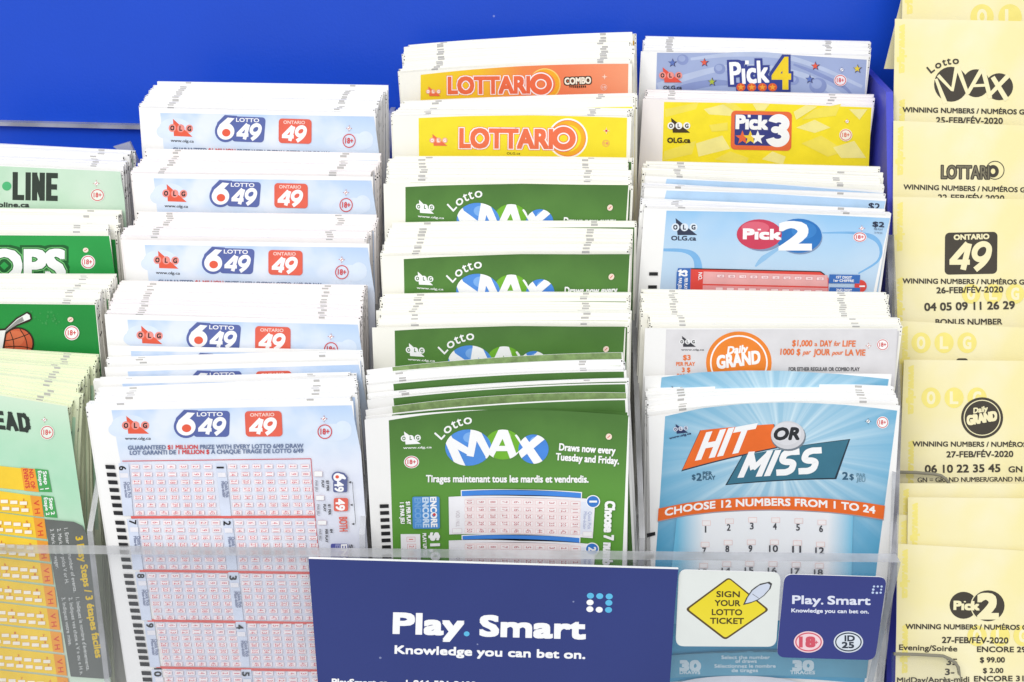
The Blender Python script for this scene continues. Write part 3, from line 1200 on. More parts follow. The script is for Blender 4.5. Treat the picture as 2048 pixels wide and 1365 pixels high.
def design_combo():
    p = Print(Frame.slip((798, 147), (1262, 128), -93), 7.0)
    p.zoom(3.657, 740, 50)
    CO = ink(240, 112, 72)
    OR = ramp_ink("orange_print", 0, [(8, (246, 214, 40)), (28, (246, 196, 44)), (44, (243, 140, 76)), (58, (242, 132, 88)), (83, (244, 158, 118))], rough=0.5)
    p.poly([(370, 366), (740, 328), (1100, 303), (1500, 290), (1890, 285), (1880, 900), (368, 900)], OR)
    lottario(p, 575, 502, 1165, 497, 1250, 434, 80, [(95, ink(246, 176, 40), 34), (112, ink(250, 214, 120), 8)], CO, YEL, 116)
    dk = ink(60, 44, 30)
    p.text("COMBO", (1425, 436), (1615, 428), 46, dk, bold=9, strikes=16)
    p.text("COMBO", (1425, 436), (1615, 428), 46, ink(250, 244, 225), bold=3.4)
    for i in range(9):
        p.rect(1458 + i * 14, 444, 1467 + i * 14, 462 - abs(i - 4), dk)
    olg(p, (425, 488), 38, CO, ink(246, 176, 150), PW)
    p.star(1715, 380, 22, ink(250, 220, 200), n=4, inner=0.3)
    eighteen(p, 1710, 457, 24, 22, mat=ink(250, 214, 200), txt="18")
    return p


cmbP, yelP = design_combo(), design_yellow()
cmbM = printed_mesh("play_slip", cmbP, CREAM, 83.0)
yelM = printed_mesh("play_slip", yelP, CREAM, 83.0)
OLIVE = ink(244, 240, 226, rough=0.6, var=0.02, scale=90)
pack([(798, 147), (1262, 128)], [(816, 91), (1266, 69)], -93, 13, 14, 7.0, CREAM, ink(243, 190, 70), 2.4, 7.4, "orange headed pile", cmbM,
     "yellow to orange slip with a small dark outlined second word, highest in its column", jx=0.4, marks=(0.145, 0.86))
pack([(785, 232), (1263, 234)], [(806, 203), (1256, 193)], -75.5, 13, 13, 2.0, CREAM, YEL, 3.4, 7.4, "plain yellow pile", yelM,
     "plain yellow slip with a big coral word below the orange slip", marks=(0.14, 0.83))
B = [([(767, 368), (1264, 374)], [(787, 314), (1258, 316)], -55, 15, 13, 1.2, "rearmost dark green pile", "dark green slip fronting the rearmost of the dark green piles, under the yellow slip"),
     ([(763, 513), (1260, 512)], [(782, 447), (1246, 444)], -41, 12, 12, 1.2, "second dark green pile from the back", "dark green slip fronting the second dark green pile from the back"),
     ([(744, 656), (1250, 657)], [(765, 590), (1248, 586)], -25.3, 13, 12, 1.2, "third dark green pile from the back", "dark green slip fronting the third dark green pile, its balls partly covered")]
for f_, b_, n, T, N, bw, where, lab in B:
    pack(f_, b_, n, T, N, bw, CREAM, DGREEN, 1.3, 8.3, where, grnFlat, lab, marks=(0.13, 0.81), jx=0.6, ju=0.4)


def loose(tl, tr, n, bow, mesh, lab, W=83.0):
    fr = Frame.slip(tl, tr, n, W)
    o = put("play_slip", mesh, fr.matrix())
    return tag(o, lab, "lottery slip")


# green slips that rise or sink out of line
GB = 3.0
grnBow = plain_sheets(83.0, 0.3, GB, WHITE, DGREEN, 0.35, 8.3, (), nvar=1, specks=False)[0]

def green_back_mesh(bow):
    """a slip turned face down: a fibrous green reverse up to its top edge, white margin at the side"""
    v, f = sheet_geo(83.0, 0.3)
    v, f, mid = list(v), list(f), [0, 0, 0, 0, 0, 0]
    v += [(8.3, 0.02, LAY), (82.6, 0.02, LAY), (82.6, -80, LAY), (8.3, -80, LAY)]
    f.append((8, 11, 10, 9))
    mid.append(1)
    return make_mesh("play_slip", v, f, mid, [WHITE, GREENE], 83.0, bow)


gb, gb2 = green_back_mesh(3.2), green_back_mesh(4.6)
loose((733, 741), (1240, 706), -16.2, 9, gb, "curved slip with a pale fibrous green band rising behind the front green pile")
pack([(734, 772), (1262, 741)], [(737, 749), (1256, 722)], -10, 5.5, 7, GB, WHITE, DGREEN, 1.0, 8.3, "curved white topped green bundle", grnBow,
     "curved green slip fronting the white topped bundle, a green strip showing", jx=0.5)
pack([(734, 801), (1265, 766)], [(736, 789), (1265, 762)], -6.4, 2.2, 3, GB, WHITE, DGREEN, 1.0, 8.3, "thin curved green bundle", grnBow,
     "curved green slip showing as a dark strip behind the pale green band", jx=0.5)
loose((731, 821), (1262, 786), -3.6, 9, gb2, "curved slip with a pale fibrous green band just behind the front green slip")
loose((731, 834), (1261, 798), -2.4, 9, grnBow, "dark green slip standing just behind the uncovered front green slip")
loose((730, 840), (1254, 829), -0.6, 9, grnM, "green slip whose rim shows as a pale line along the front green slip")
loose((729, 841), (1258, 835), 1.7, 9, grnM, "large uncovered green slip with numbered balls and white number panels")


# ================================================================== THIRD FULL COLUMN
def design_four():
    p = Print(Frame.slip((1282, 103), (1738, 112), -105))
    p.zoom(3.7926, 1260, 50)
    LAV, LIT, DRK = ink(162, 176, 214, var=0.06, scale=40), ink(186, 198, 226), ink(138, 152, 200)
    p.poly([(205, 212), (1000, 214), (1795, 265), (1770, 700), (190, 700)], LAV)
    p.curve([(210, 470), (420, 400), (700, 330), (1000, 320), (1300, 380), (1500, 480), (1620, 560)], [60, 44, 36, 44, 60], LIT)
    p.curve([(460, 260), (800, 225), (1150, 240), (1450, 330), (1760, 470)], [20, 34, 40, 30, 24], LIT)
    p.curve([(210, 560), (420, 480), (640, 440), (820, 450)], [40, 60, 50, 20], DRK)
    p.curve([(1240, 300), (1420, 370), (1620, 470), (1700, 560)], [14, 30, 26, 10], DRK)
    for x, y, r in ((400, 265, 44), (680, 335, 44), (1425, 462, 66), (1240, 420, 40)):
        p.ell(x, y, r, r * 0.9, DRK)
        p.ell(x - r * 0.15, y - r * 0.2, r * 0.6, r * 0.55, ink(160, 174, 214))
    for x, y, m in ((320, 288, ink(96, 120, 190)), (562, 285, CORAL), (620, 432, ink(176, 190, 60)), (1403, 312, CORAL), (1360, 412, ink(96, 120, 190)), (1722, 333, ink(232, 206, 60))):
        p.star(x + 4, y + 2, 37, ink(70, 70, 110))
        p.star(x, y, 28, m)
    NV = ink(54, 66, 142)
    p.text("Pick", (765, 448), (1052, 432), 160, NV, bold=22, strikes=16)
    p.text("4", (1082, 482), (1212, 482), 228, NV, bold=26, strikes=16)
    p.poly([(800, 440), (1200, 430), (1215, 508), (805, 508)], NV)
    p.text("P\u0131ck", (765, 448), (1052, 432), 160, PW, bold=5)
    p.rect(872, 270, 900, 300, PW)
    p.text("4", (1082, 482), (1212, 482), 228, ink(240, 208, 40), bold=9)
    for x in (840, 922, 1003, 1080):
        p.ell(x, 473, 34, 31, ink(226, 96, 50))
        p.star(x, 473, 26, ink(246, 170, 60))
    olg(p, (246, 383), 61, ink(228, 84, 66), ink(240, 150, 140), BLACK)
    p.text("OLG.ca", (252, 488), (392, 488), 26, BLACK, bold=1)
    compass(p, 1605, 340, 24, ink(120, 110, 160))
    eighteen(p, 1593, 420, 44, 40, fill=ink(240, 232, 236))
    return p


def design_three():
    p = Print(Frame.slip((1286, 198), (1745, 211), -94))
    p.zoom(3.7926, 1260, 50)
    p.poly([(258, 585), (1000, 596), (1832, 628), (1800, 1300), (236, 1300)], ink(252, 230, 44))
    PY, PY2 = ink(250, 238, 150), ink(248, 230, 92)
    for pts, m in (([(265, 640), (520, 590), (500, 640), (270, 700)], PY2), ([(560, 640), (760, 590), (900, 700), (600, 680)], PY), ([(260, 960), (500, 880), (470, 980), (250, 1030)], PY2),
                   ([(500, 900), (700, 840), (760, 940), (520, 1000)], PY), ([(640, 1020), (760, 960), (900, 1010), (880, 1060)], PY2), ([(1000, 1020), (1080, 960), (1180, 1000), (1160, 1060)], PY),
                   ([(1260, 780), (1400, 720), (1520, 780), (1400, 820)], PY), ([(1300, 900), (1450, 840), (1640, 960), (1500, 1000)], PY2), ([(1400, 640), (1600, 600), (1560, 690), (1300, 720)], PY2),
                   ([(1540, 930), (1700, 880), (1790, 1010), (1600, 1010)], PY), ([(1660, 640), (1800, 640), (1740, 720)], PY), ([(930, 600), (1060, 600), (1020, 650), (960, 650)], PY),
                   ([(700, 600), (790, 596), (860, 650), (800, 660)], PY2), ([(600, 760), (740, 740), (740, 800), (620, 810)], PY2), ([(1240, 660), (1330, 610), (1420, 620), (1260, 720)], PY)):
        p.poly(pts, m)
    p.rrect(768, 650, 1228, 946, 34, ink(236, 112, 62), skew=(10, -6))
    p.rrect(795, 678, 1150, 912, 16, ink(56, 62, 132), skew=(8, -4))
    for wd, m in ((62, PW),):
        p.arc(1128, 748, 50, 40, wd, m, a0=-165, a1=85)
        p.arc(1118, 848, 60, 48, wd, m, a0=-85, a1=165)
        p.ell(1105, 795, 36, 26, m)
    p.text("P\u0131ck", (806, 784), (1040, 790), 96, PW, bold=7)
    p.rect(892, 682, 914, 702, PW)
    for x, m in ((852, ink(236, 106, 62)), (912, ink(246, 210, 60)), (968, PW)):
        p.star(x, 856, 56, m)
    olg(p, (310, 765), 60, ink(70, 56, 30), PW, BLACK)
    p.text("OLG.ca", (284, 893), (456, 893), 36, ink(64, 52, 26), bold=3)
    compass(p, 1645, 732, 24, ink(220, 130, 70))
    eighteen(p, 1635, 835, 44, 42, fill=ink(252, 244, 225), mat=ink(226, 110, 84))
    return p


C3f = [(1288, 417), (1783, 432)]
frC3 = Frame.slip(C3f[0], C3f[1], -50)


def design_two():
    p = Print(frC3)
    p.zoom(3.593, 1260, 400)
    LB = ramp_ink("light_blue_print", 1, [(-60, (196, 212, 230)), (-28, (190, 212, 234)), (-16, (186, 216, 240)), (-6, (170, 210, 244)), (0, (150, 200, 240))], ((200, 222, 242), 0.6), cloud_scale=35)
    p.poly([(262, 78), (1000, 90), (1868, 132), (1800, 420), (1750, 660), (1690, 900), (190, 900), (215, 640)], LB)
    SW, SW2 = ink(126, 182, 230), ink(150, 196, 234)
    p.curve([(240, 360), (380, 366), (460, 400), (490, 480), (480, 640)], [20, 26, 44, 56, 60], SW)
    p.curve([(1380, 238), (1600, 238), (1740, 268), (1800, 340), (1780, 440), (1640, 530)], [8, 18, 36, 24, 16, 10], SW)
    p.curve([(900, 480), (960, 420), (1100, 330)], [10, 40, 10], SW2)
    olg(p, (326, 197), 65, ink(54, 62, 84), ink(226, 236, 246), ink(40, 46, 66))
    p.text("OLG.ca", (297, 290), (474, 292), 30, ink(54, 64, 88), bold=2.2)
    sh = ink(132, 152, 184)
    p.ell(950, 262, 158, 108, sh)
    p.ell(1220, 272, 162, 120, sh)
    p.ell(1210, 258, 168, 123, ink(48, 120, 194))
    p.ell(1250, 220, 90, 60, ink(62, 134, 206))
    p.ell(928, 248, 162, 108, ink(206, 66, 92))
    p.ell(900, 200, 100, 44, ink(224, 104, 124))
    p.text("P\u0131ck", (816, 277), (1084, 282), 66, PW, bold=6)
    p.rect(917, 208, 940, 219, PW)
    p.text("2", (1076, 352), (1294, 352), 186, PW, bold=12)
    compass(p, 1665, 205, 26, ink(216, 120, 132))
    eighteen(p, 1650, 267, 44, 32, fill=ink(248, 240, 244))
    p.text("$2", (1742, 190), (1824, 196), 34, ink(50, 58, 80), bold=2.5)
    p.text("PER PLAY", (1752, 216), (1815, 220), 14, ink(80, 90, 112))
    p.text("2 $ PAR JEU", (1752, 240), (1812, 244), 12, ink(110, 120, 140))
    BL, RD = ink(60, 112, 188), ink(226, 76, 66)
    p.poly([(345, 490), (440, 490), (430, 900), (318, 900), (335, 520)], BL)
    vtext(p, "$2", (356, 502), (352, 545), 56, PW, bold=4)
    vtext(p, "PER PLAY", (392, 560), (388, 640), 22, PW, bold=1)
    vtext(p, "PAR JEU", (350, 560), (346, 640), 22, PW, bold=1)
    p.poly([(440, 490), (1370, 512), (1400, 534), (1395, 546), (440, 520)], ink(44, 24, 24))
    p.poly([(436, 497), (1365, 519), (1425, 560), (1420, 900), (426, 900)], RD)
    p.poly([(528, 514), (1418, 540), (1420, 622), (522, 602)], ink(236, 176, 174))
    p.poly([(522, 612), (1420, 632), (1420, 900), (518, 900)], ink(234, 160, 160))
    boxes(p, [(650 + 79.5 * i, 546 + 2.2 * i) for i in range(10)], 50, 20, ink(214, 140, 146), ink(248, 222, 222), 3)
    boxes(p, [(640 + 79.5 * i, 638 + 2.2 * i) for i in range(10)], 50, 20, ink(214, 140, 146), ink(248, 222, 222), 3)
    p.layer()
    for i in range(10):
        vtext(p, str(9 - i), (640 + 79.5 * i, 541 + 2.2 * i), (640 + 79.5 * i, 552 + 2.2 * i), 24, ink(200, 110, 120), new=False)
    vtext(p, "NO.", (492, 520), (490, 575), 26, PW, bold=1)
    p.ell(1655, 618, 44, 44, RD)
    for y in (0, 92):
        p.poly([(1432, 534 + y), (1652, 538 + y), (1648, 600 + y), (1424, 598 + y)], BL)
        p.text("1ST DIGIT" if y == 0 else "2ND DIGIT", (1480, 562 + y), (1592, 565 + y), 17, PW, bold=1)
        p.text("1er CHIFFRE", (1462, 586 + y), (1606, 589 + y), 17, PW, bold=1)
    vtext(p, "1", (1648, 612), (1648, 626), 36, PW, bold=3)
    p.layer()
    p.rect(137, 518, 200, 542, BLACK, new=False, skew=(0, -1))
    p.rect(130, 612, 193, 636, BLACK, new=False, skew=(0, -1))
    p.rect(124, 706, 187, 730, BLACK, new=False, skew=(0, -1))
    return p


def design_grand():
    p = Print(Frame.slip((1290, 657), (1796, 658), -28))
    p.zoom(3.593, 1260, 400)
    p.poly([(260, 932), (1000, 930), (1922, 930), (1890, 1500), (240, 1500)], ink(226, 224, 226))
    OR = ink(243, 138, 50)
    p.ell(782, 1170, 236, 224, OR, n=48)
    p.arc(782, 1170, 202, 192, 11, PW, n=48)
    p.text("Daily", (700, 1108), (850, 1092), 50, PW, bold=4, skew=0.25)
    p.text("GRAND", (632, 1212), (938, 1172), 88, PW, bold=4.5, skew=0.12)
    olg(p, (372, 1020), 42, ink(60, 60, 66), ink(240, 240, 240), BLACK, url="www.olg.ca", urlmat=ink(80, 80, 84), uw=3.9, bold=1)
    OT = ink(236, 124, 66)
    p.text("$3", (382, 1150), (434, 1150), 34, OT, bold=2.4)
    p.text("PER PLAY", (332, 1192), (466, 1192), 26, OT, bold=1.6)
    p.text("3 $", (374, 1236), (432, 1236), 30, OT, bold=2.4)
    p.text("PAR JEU", (338, 1276), (460, 1276), 26, OT, bold=1.6)
    p.text("$1,000", (1165, 1050), (1308, 1052), 42, OT, bold=2.2, skew=0.08)
    p.text("a", (1325, 1050), (1345, 1051), 30, OT, bold=1)
    p.text("DAY", (1366, 1052), (1450, 1053), 42, OT, bold=2.2, skew=0.08)
    p.text("for", (1464, 1050), (1512, 1048), 34, OT, bold=1.2, skew=0.4)
    p.text("LIFE", (1526, 1053), (1620, 1054), 42, OT, bold=2.2, skew=0.08)
    p.text("1000 $", (1080, 1112), (1222, 1113), 42, OT, bold=2.2, skew=0.08)
    p.text("par", (1238, 1112), (1300, 1108), 32, OT, bold=1.2, skew=0.4)
    p.text("JOUR", (1318, 1114), (1434, 1115), 42, OT, bold=2.2, skew=0.08)
    p.text("pour", (1448, 1114), (1532, 1110), 30, OT, bold=1.2, skew=0.4)
    p.text("LA VIE", (1546, 1117), (1690, 1118), 42, OT, bold=2.2, skew=0.08)
    p.text("FOR EITHER REGULAR OR COMBO PLAY", (1140, 1228), (1648, 1229), 26, ink(100, 100, 104), bold=1.4)
    compass(p, 1712, 1048, 24, ink(214, 120, 96))
    eighteen(p, 1814, 1040, 40, 38, fill=PW)
    return p


frC5 = Frame.slip((1297, 834), (1800, 812), -14, None)
BOW_C = 4.5


def design_hit():
    p = Print(frC5, BOW_C)
    c0 = frC5.inv([(1560, 905)], BOW_C)[0]
    RAY = ray_ink("burst_print", c0[0], c0[1], (70, 164, 206), (222, 242, 250), 20, 56)
    p.zoom(3.5, 1260, 740)
    p.poly([(246, 326), (500, 270), (800, 238), (1100, 228), (1500, 245), (1870, 286), (1782, 950), (1735, 1310), (1690, 1700), (1640, 2200), (140, 2200), (160, 1700), (180, 1300), (205, 970)], RAY)
    ORG, TEAL = ink(240, 112, 44), ink(62, 118, 140)
    dk = ink(44, 60, 74)
    p.poly([(490, 424), (1010, 380), (1044, 546), (358, 712)], dk)
    p.poly([(494, 424), (1004, 380), (1040, 538), (366, 700)], ORG)
    p.poly([(784, 602), (1542, 484), (1444, 766), (666, 808)], dk)
    p.poly([(790, 602), (1530, 490), (1432, 756), (680, 800)], TEAL)
    p.block("HIT", (484, 612), (96, -17.5), (63, -158), 44, PW, gap=0.35)
    p.block("MISS", (782, 734), (98, -6), (62, -142), 44, PW, gap=0.3)
    p.ell(1108, 466, 122, 102, ink(120, 130, 140))
    p.ell(1104, 456, 118, 98, ink(214, 214, 218))
    p.ell(1096, 446, 100, 80, ink(224, 224, 228))
    p.text("OR", (1012, 486), (1180, 484), 78, ink(44, 46, 50), bold=7, skew=0.22, square=False)
    DB = ink(58, 98, 124)
    p.text("$", (434, 766), (458, 766), 34, DB, bold=1.5)
    p.text("2", (466, 774), (500, 774), 50, DB, bold=3)
    p.text("PER", (510, 738), (574, 736), 26, DB, bold=1.4)
    p.text("PLAY", (510, 768), (596, 766), 26, DB, bold=1.4)
    p.text("2", (1486, 766), (1524, 766), 50, DB, bold=3)
    p.text("$", (1536, 766), (1564, 766), 38, DB, bold=1.5)
    p.text("PAR", (1584, 748), (1646, 752), 26, ink(110, 150, 172), bold=1.2)
    p.text("JEU", (1584, 778), (1644, 782), 26, ink(110, 150, 172), bold=1.2)
    olg(p, (318, 414), 36, ink(44, 56, 96), ink(214, 220, 236), ink(50, 56, 90), dy=-8)
    p.text("www.olg.ca", (276, 484), (428, 448), 14, ink(44, 56, 96), bold=1)
    compass(p, 1665, 358, 24, ink(80, 90, 110))
    eighteen(p, 1766, 366, 38, 38, fill=PW)
    # white field below the ribbon, its sides fading to blue
    fx = [frC5.inv(p.T([(x, 1150)]), BOW_C)[0][0] for x in (330, 520, 1380, 1560)]
    fade = ramp_ink("fading_blue_print", 0, [(fx[0], (118, 196, 230)), (fx[1], (246, 248, 251)), (fx[2], (246, 248, 251)), (fx[3], (118, 196, 230))])
    p.poly([(330, 1000), (1000, 960), (1560, 1000), (1540, 1780), (250, 1780)], fade)
    rib = [(203, 968, 1056), (400, 928, 1015), (600, 903, 991), (800, 889, 979), (1000, 884, 975), (1200, 887, 980), (1400, 900, 992), (1600, 920, 1014), (1782, 948, 1044)]
    def band(m, d0, d1):
        pts = [(x - (4 if i == 0 else 0), a + d0) for i, (x, a, b) in enumerate(rib)] + [(x - 10, b + d1) for x, a, b in reversed(rib)]
        p.poly(pts, m)
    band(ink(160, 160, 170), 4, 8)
    band(ORG, 0, 0)
    xs = [r[0] for r in rib]
    def wp(u, v):
        x = 245 + u * 1468
        y = np.interp(x, xs, [0.36 * a + 0.64 * b for _, a, b in rib])
        return (x, y - v * 48 + 4)
    p.text("CHOOSE 12 NUMBERS FROM 1 TO 24", (245, 1020), (1715, 1010), 48, PW, warp=wp, bold=3.2, strikes=4)
    nb = ink(78, 78, 84)
    rows = ((1135, 1122, 1112, 1114, 1120, 1130), (1284, 1270, 1268, 1268, 1272, 1282), (1430, 1420, 1416, 1418, 1422, 1430))
    for r, ys in enumerate(rows):
        for c in range(6):
            d = r * 6 + c + 1
            x = 528 + c * 161.4 - r * 10
            wd = 24 if d < 10 else 60
            p.text(str(d), (x - wd / 2, ys[c]), (x + wd / 2, ys[c]), 44 if r < 2 else 40, nb, bold=2.0)
            boxes(p, [(x + 6, ys[c] - 66)], 54, 30, ink(240, 196, 190), ink(250, 246, 246), 2.5)
    p.layer()
    p.poly([(116, 1138), (174, 1126), (176, 1150), (118, 1166)], BLACK, new=False)
    p.poly([(106, 1296), (164, 1282), (166, 1306), (108, 1322)], BLACK, new=False)
    # lower band and draw counts (seen through the clear lip)
    p.zoom(3.938, 1300, 1090)
    tl = ink(96, 166, 196)
    p.poly([(170, 860), (600, 842), (1100, 838), (1720, 862), (1700, 1040), (1300, 1030), (800, 1020), (150, 1040)], tl)
    pw = ink(206, 226, 236)
    for x0, x1, word in ((238, 392, "DRAWS"), (1124, 1280, "TIRAGES")):
        p.text("30", (x0, 976), (x1, 976), 70, pw, bold=8)
        p.text(word, (x0 - 6 if word == "DRAWS" else x0 - 24, 1006), (x1 if word == "DRAWS" else x1 + 14, 1008), 26, pw, bold=2)
    for body, x0, x1, y in (("Select the number", 560, 940, 888), ("of draws", 670, 836, 918), ("Sélectionnez le nombre", 505, 985, 956), ("de tirages", 640, 846, 990)):
        p.text(body, (x0, y), (x1, y), 26, pw, bold=1.6)
    p.ell(700, 1130, 560, 110, ink(222, 228, 238))
    return p


fourM = printed_mesh("play_slip", design_four(), WHITE, 83.0)
threeM = printed_mesh("play_slip", design_three(), PINKISH, 83.0)
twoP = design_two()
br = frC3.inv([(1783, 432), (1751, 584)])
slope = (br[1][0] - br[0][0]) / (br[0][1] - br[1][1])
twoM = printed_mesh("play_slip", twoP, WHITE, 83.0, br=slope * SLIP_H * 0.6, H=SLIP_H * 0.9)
grandM = printed_mesh("play_slip", design_grand(), WHITE, 83.0)
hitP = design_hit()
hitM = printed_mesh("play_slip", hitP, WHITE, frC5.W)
pack([(1282, 103), (1738, 112)], [(1292, 73), (1739, 82)], -105, 10, 12, 0, WHITE, ink(170, 182, 216), 2.0, 5.8, "lavender pile", fourM,
     "lavender slip with coloured stars and a yellow numeral, at the back of its column", marks=(0.1, 0.8))
pack([(1286, 198), (1745, 211)], [(1292, 179), (1741, 190)], -94, 7, 8, 0, PINKISH, YEL, 2.2, 7.4, "bright yellow starred pile", threeM,
     "bright yellow slip with three small stars, right below the lavender slip", marks=(0.1, 0.8))
HB = ink(184, 214, 242)
strip = Print(frC3)
strip.zoom(3.593, 1260, 400)
strip.poly([(262, 78), (1000, 90), (1868, 132), (1800, 420), (190, 420)], HB)
strip.text("$2", (1742, 190), (1824, 196), 44, ink(50, 58, 80), bold=2.5)
stripM = printed_mesh("play_slip", strip, WHITE, 83.0)
pack([(1290, 352), (1766, 382)], [(1292, 323), (1751, 333)], -66, 12, 11, 0, CREAM, HB, 2.0, 7.6, "sinking pale blue bundle", stripM,
     "pale blue slip fronting the sinking bundle, a slim blue strip and dark price tip showing", marks=(0.13, 0.8))
pack([(1289, 376), (1772, 398)], [(1290, 366), (1770, 394)], -60, 4, 4, 0, WHITE, HB, 2.4, 7.6, "middle pale blue bundle", stripM,
     "pale blue slip fronting the middle bundle, showing only a hairline of blue", marks=(0.13, 0.8))
pack(C3f, [(1289, 398), (1781, 420)], -50, 8, 8, 0, WHITE, HB, 1.6, 7.6, "front pale blue pile", twoM,
     "pale blue slip with red and blue overlapping discs, front of its pile", marks=(0.13, 0.8))
pack([(1290, 657), (1796, 658)], [(1282, 580), (1773, 587)], -28, 16, 16, 0, CREAM, ink(226, 224, 226), 1.6, 7.4, "grey headed pile", grandM,
     "light grey slip with a big orange disc, above the blue burst slips", marks=(0.12, 0.8), specks=True)
hitB = printed_mesh("play_slip", hitP, WHITE, frC5.W, bow=1.4)
fr = Frame.slip((1290, 753), (1792, 749), -25.0, frC5.W)
tag(put("play_slip", hitB, fr.matrix()), "turquoise slip peeping as a rayed strip right below the orange disc", "lottery slip")
pack([(1297, 834), (1800, 812)], [(1295, 780), (1800, 776)], -14, 9.5, 9, BOW_C, WHITE, ink(120, 190, 218), 3.2, 7.4, "turquoise front pile", hitM,
     "large turquoise burst slip with slanted orange and teal banners", W=frC5.W, marks=(0.13, 0.85), ease=0.9)


# ================================================================== LEFT COLUMN, CUT BY THE PICTURE'S EDGE
def leftframe(a, b, n):
    return Frame.slip(a, b, n, 83.0, True)


D1 = [(0, 331), (241, 343)]
D2 = [(0, 470), (220, 472)]
D3 = [(0, 607), (191, 610)]
D4 = [(0, 788), (136, 812)]


def design_line():
    p = Print(leftframe(*D1, -65))
    p.zoom(2.9048, 0, 250)
    PG = ramp_ink("pale_green_print", 0, [(0, (184, 220, 190)), (60, (194, 224, 198)), (76, (208, 230, 210)), (83, (200, 226, 204))], ((218, 236, 218), 0.5))
    p.poly([(-700, 222), (0, 240), (698, 272), (722, 420), (760, 900), (-700, 900)], PG)
    p.block("LINE", (88, 422), (44, 1), (1, -132), 31, ink(52, 62, 54), gap=0.22)
    p.text("PRO", (-280, 424), (-20, 432), 158, ink(52, 62, 54), bold=11, strikes=8)
    p.ell(40, 356, 27, 26, ink(82, 184, 122))
    p.text("www.proline.ca", (-210, 474), (170, 478), 26, ink(60, 66, 62), bold=2.2)
    compass(p, 560, 340, 22, ink(214, 120, 110))
    eighteen(p, 567, 408, 37, 34, fill=ink(234, 240, 232))
    return p


def design_props():
    p = Print(leftframe(*D2, -47))
    p.zoom(2.9048, 0, 250)
    G = ink(44, 158, 74, var=0.08, scale=60)
    p.poly([(-700, 640), (0, 642), (634, 646), (668, 870), (700, 1300), (-700, 1300)], G)
    p.text("PROPS", (-350, 905), (372, 905), 172, ink(28, 96, 46), bold=34, strikes=16)
    p.text("PROPS", (-350, 905), (372, 905), 172, ink(120, 196, 120), bold=20, strikes=16)
    p.text("PROPS", (-350, 905), (372, 905), 172, ink(34, 108, 52), bold=16, strikes=16)
    p.text("PROPS", (-350, 905), (372, 905), 172, PW, bold=11)
    p.ell(498, 728, 16, 14, ink(250, 232, 216))
    p.line((490, 733), (506, 723), 4, RED)
    eighteen(p, 512, 797, 37, 36, fill=PW)
    return p


def design_ball():
    p = Print(leftframe(*D3, -25))
    p.zoom(2.9048, 0, 250)
    G = ink(34, 142, 62, var=0.06, scale=60)
    p.poly([(-700, 1036), (0, 1040), (552, 1046), (580, 1340), (610, 1700), (-700, 1700)], G)
    fl = ink(66, 158, 84)
    for i in range(26):
        x, y = 280 + random.gauss(0, 34), 1130 + random.gauss(0, 22)
        p.star(x, y, random.uniform(5, 12), fl, n=6, inner=0.3)
    dk = ink(48, 34, 26)
    p.ell(106, 1268, 93, 93, dk)
    p.ell(106, 1268, 84, 84, ink(204, 96, 62))
    p.ell(90, 1240, 52, 46, ink(214, 112, 74))
    p.curve([(24, 1255), (80, 1245), (140, 1225), (170, 1212)], 5, dk)
    p.curve([(60, 1200), (78, 1250), (82, 1300), (70, 1345)], 5, dk)
    p.curve([(24, 1290), (90, 1285), (150, 1290), (188, 1300)], 5, dk)
    p.curve([(118, 1186), (150, 1240), (160, 1300), (150, 1340)], 5, dk)
    # hockey stick: blade and shaft
    p.poly([(-60, 1190), (30, 1182), (95, 1120), (160, 1084), (182, 1096), (188, 1128), (170, 1142), (100, 1168), (40, 1210), (24, 1320), (-30, 1330), (-10, 1220)], dk)
    p.poly([(-50, 1198), (34, 1192), (100, 1128), (158, 1094), (174, 1104), (178, 1126), (100, 1158), (32, 1204), (14, 1310), (-22, 1320), (0, 1214)], ink(242, 242, 240))
    p.poly([(34, 1194), (100, 1134), (132, 1114), (142, 1138), (100, 1157), (34, 1203)], ink(150, 150, 146))
    p.ell(411, 1130, 17, 15, ink(250, 226, 210))
    p.line((402, 1136), (420, 1124), 4, RED)
    eighteen(p, 419, 1207, 39, 38, fill=PW)
    return p


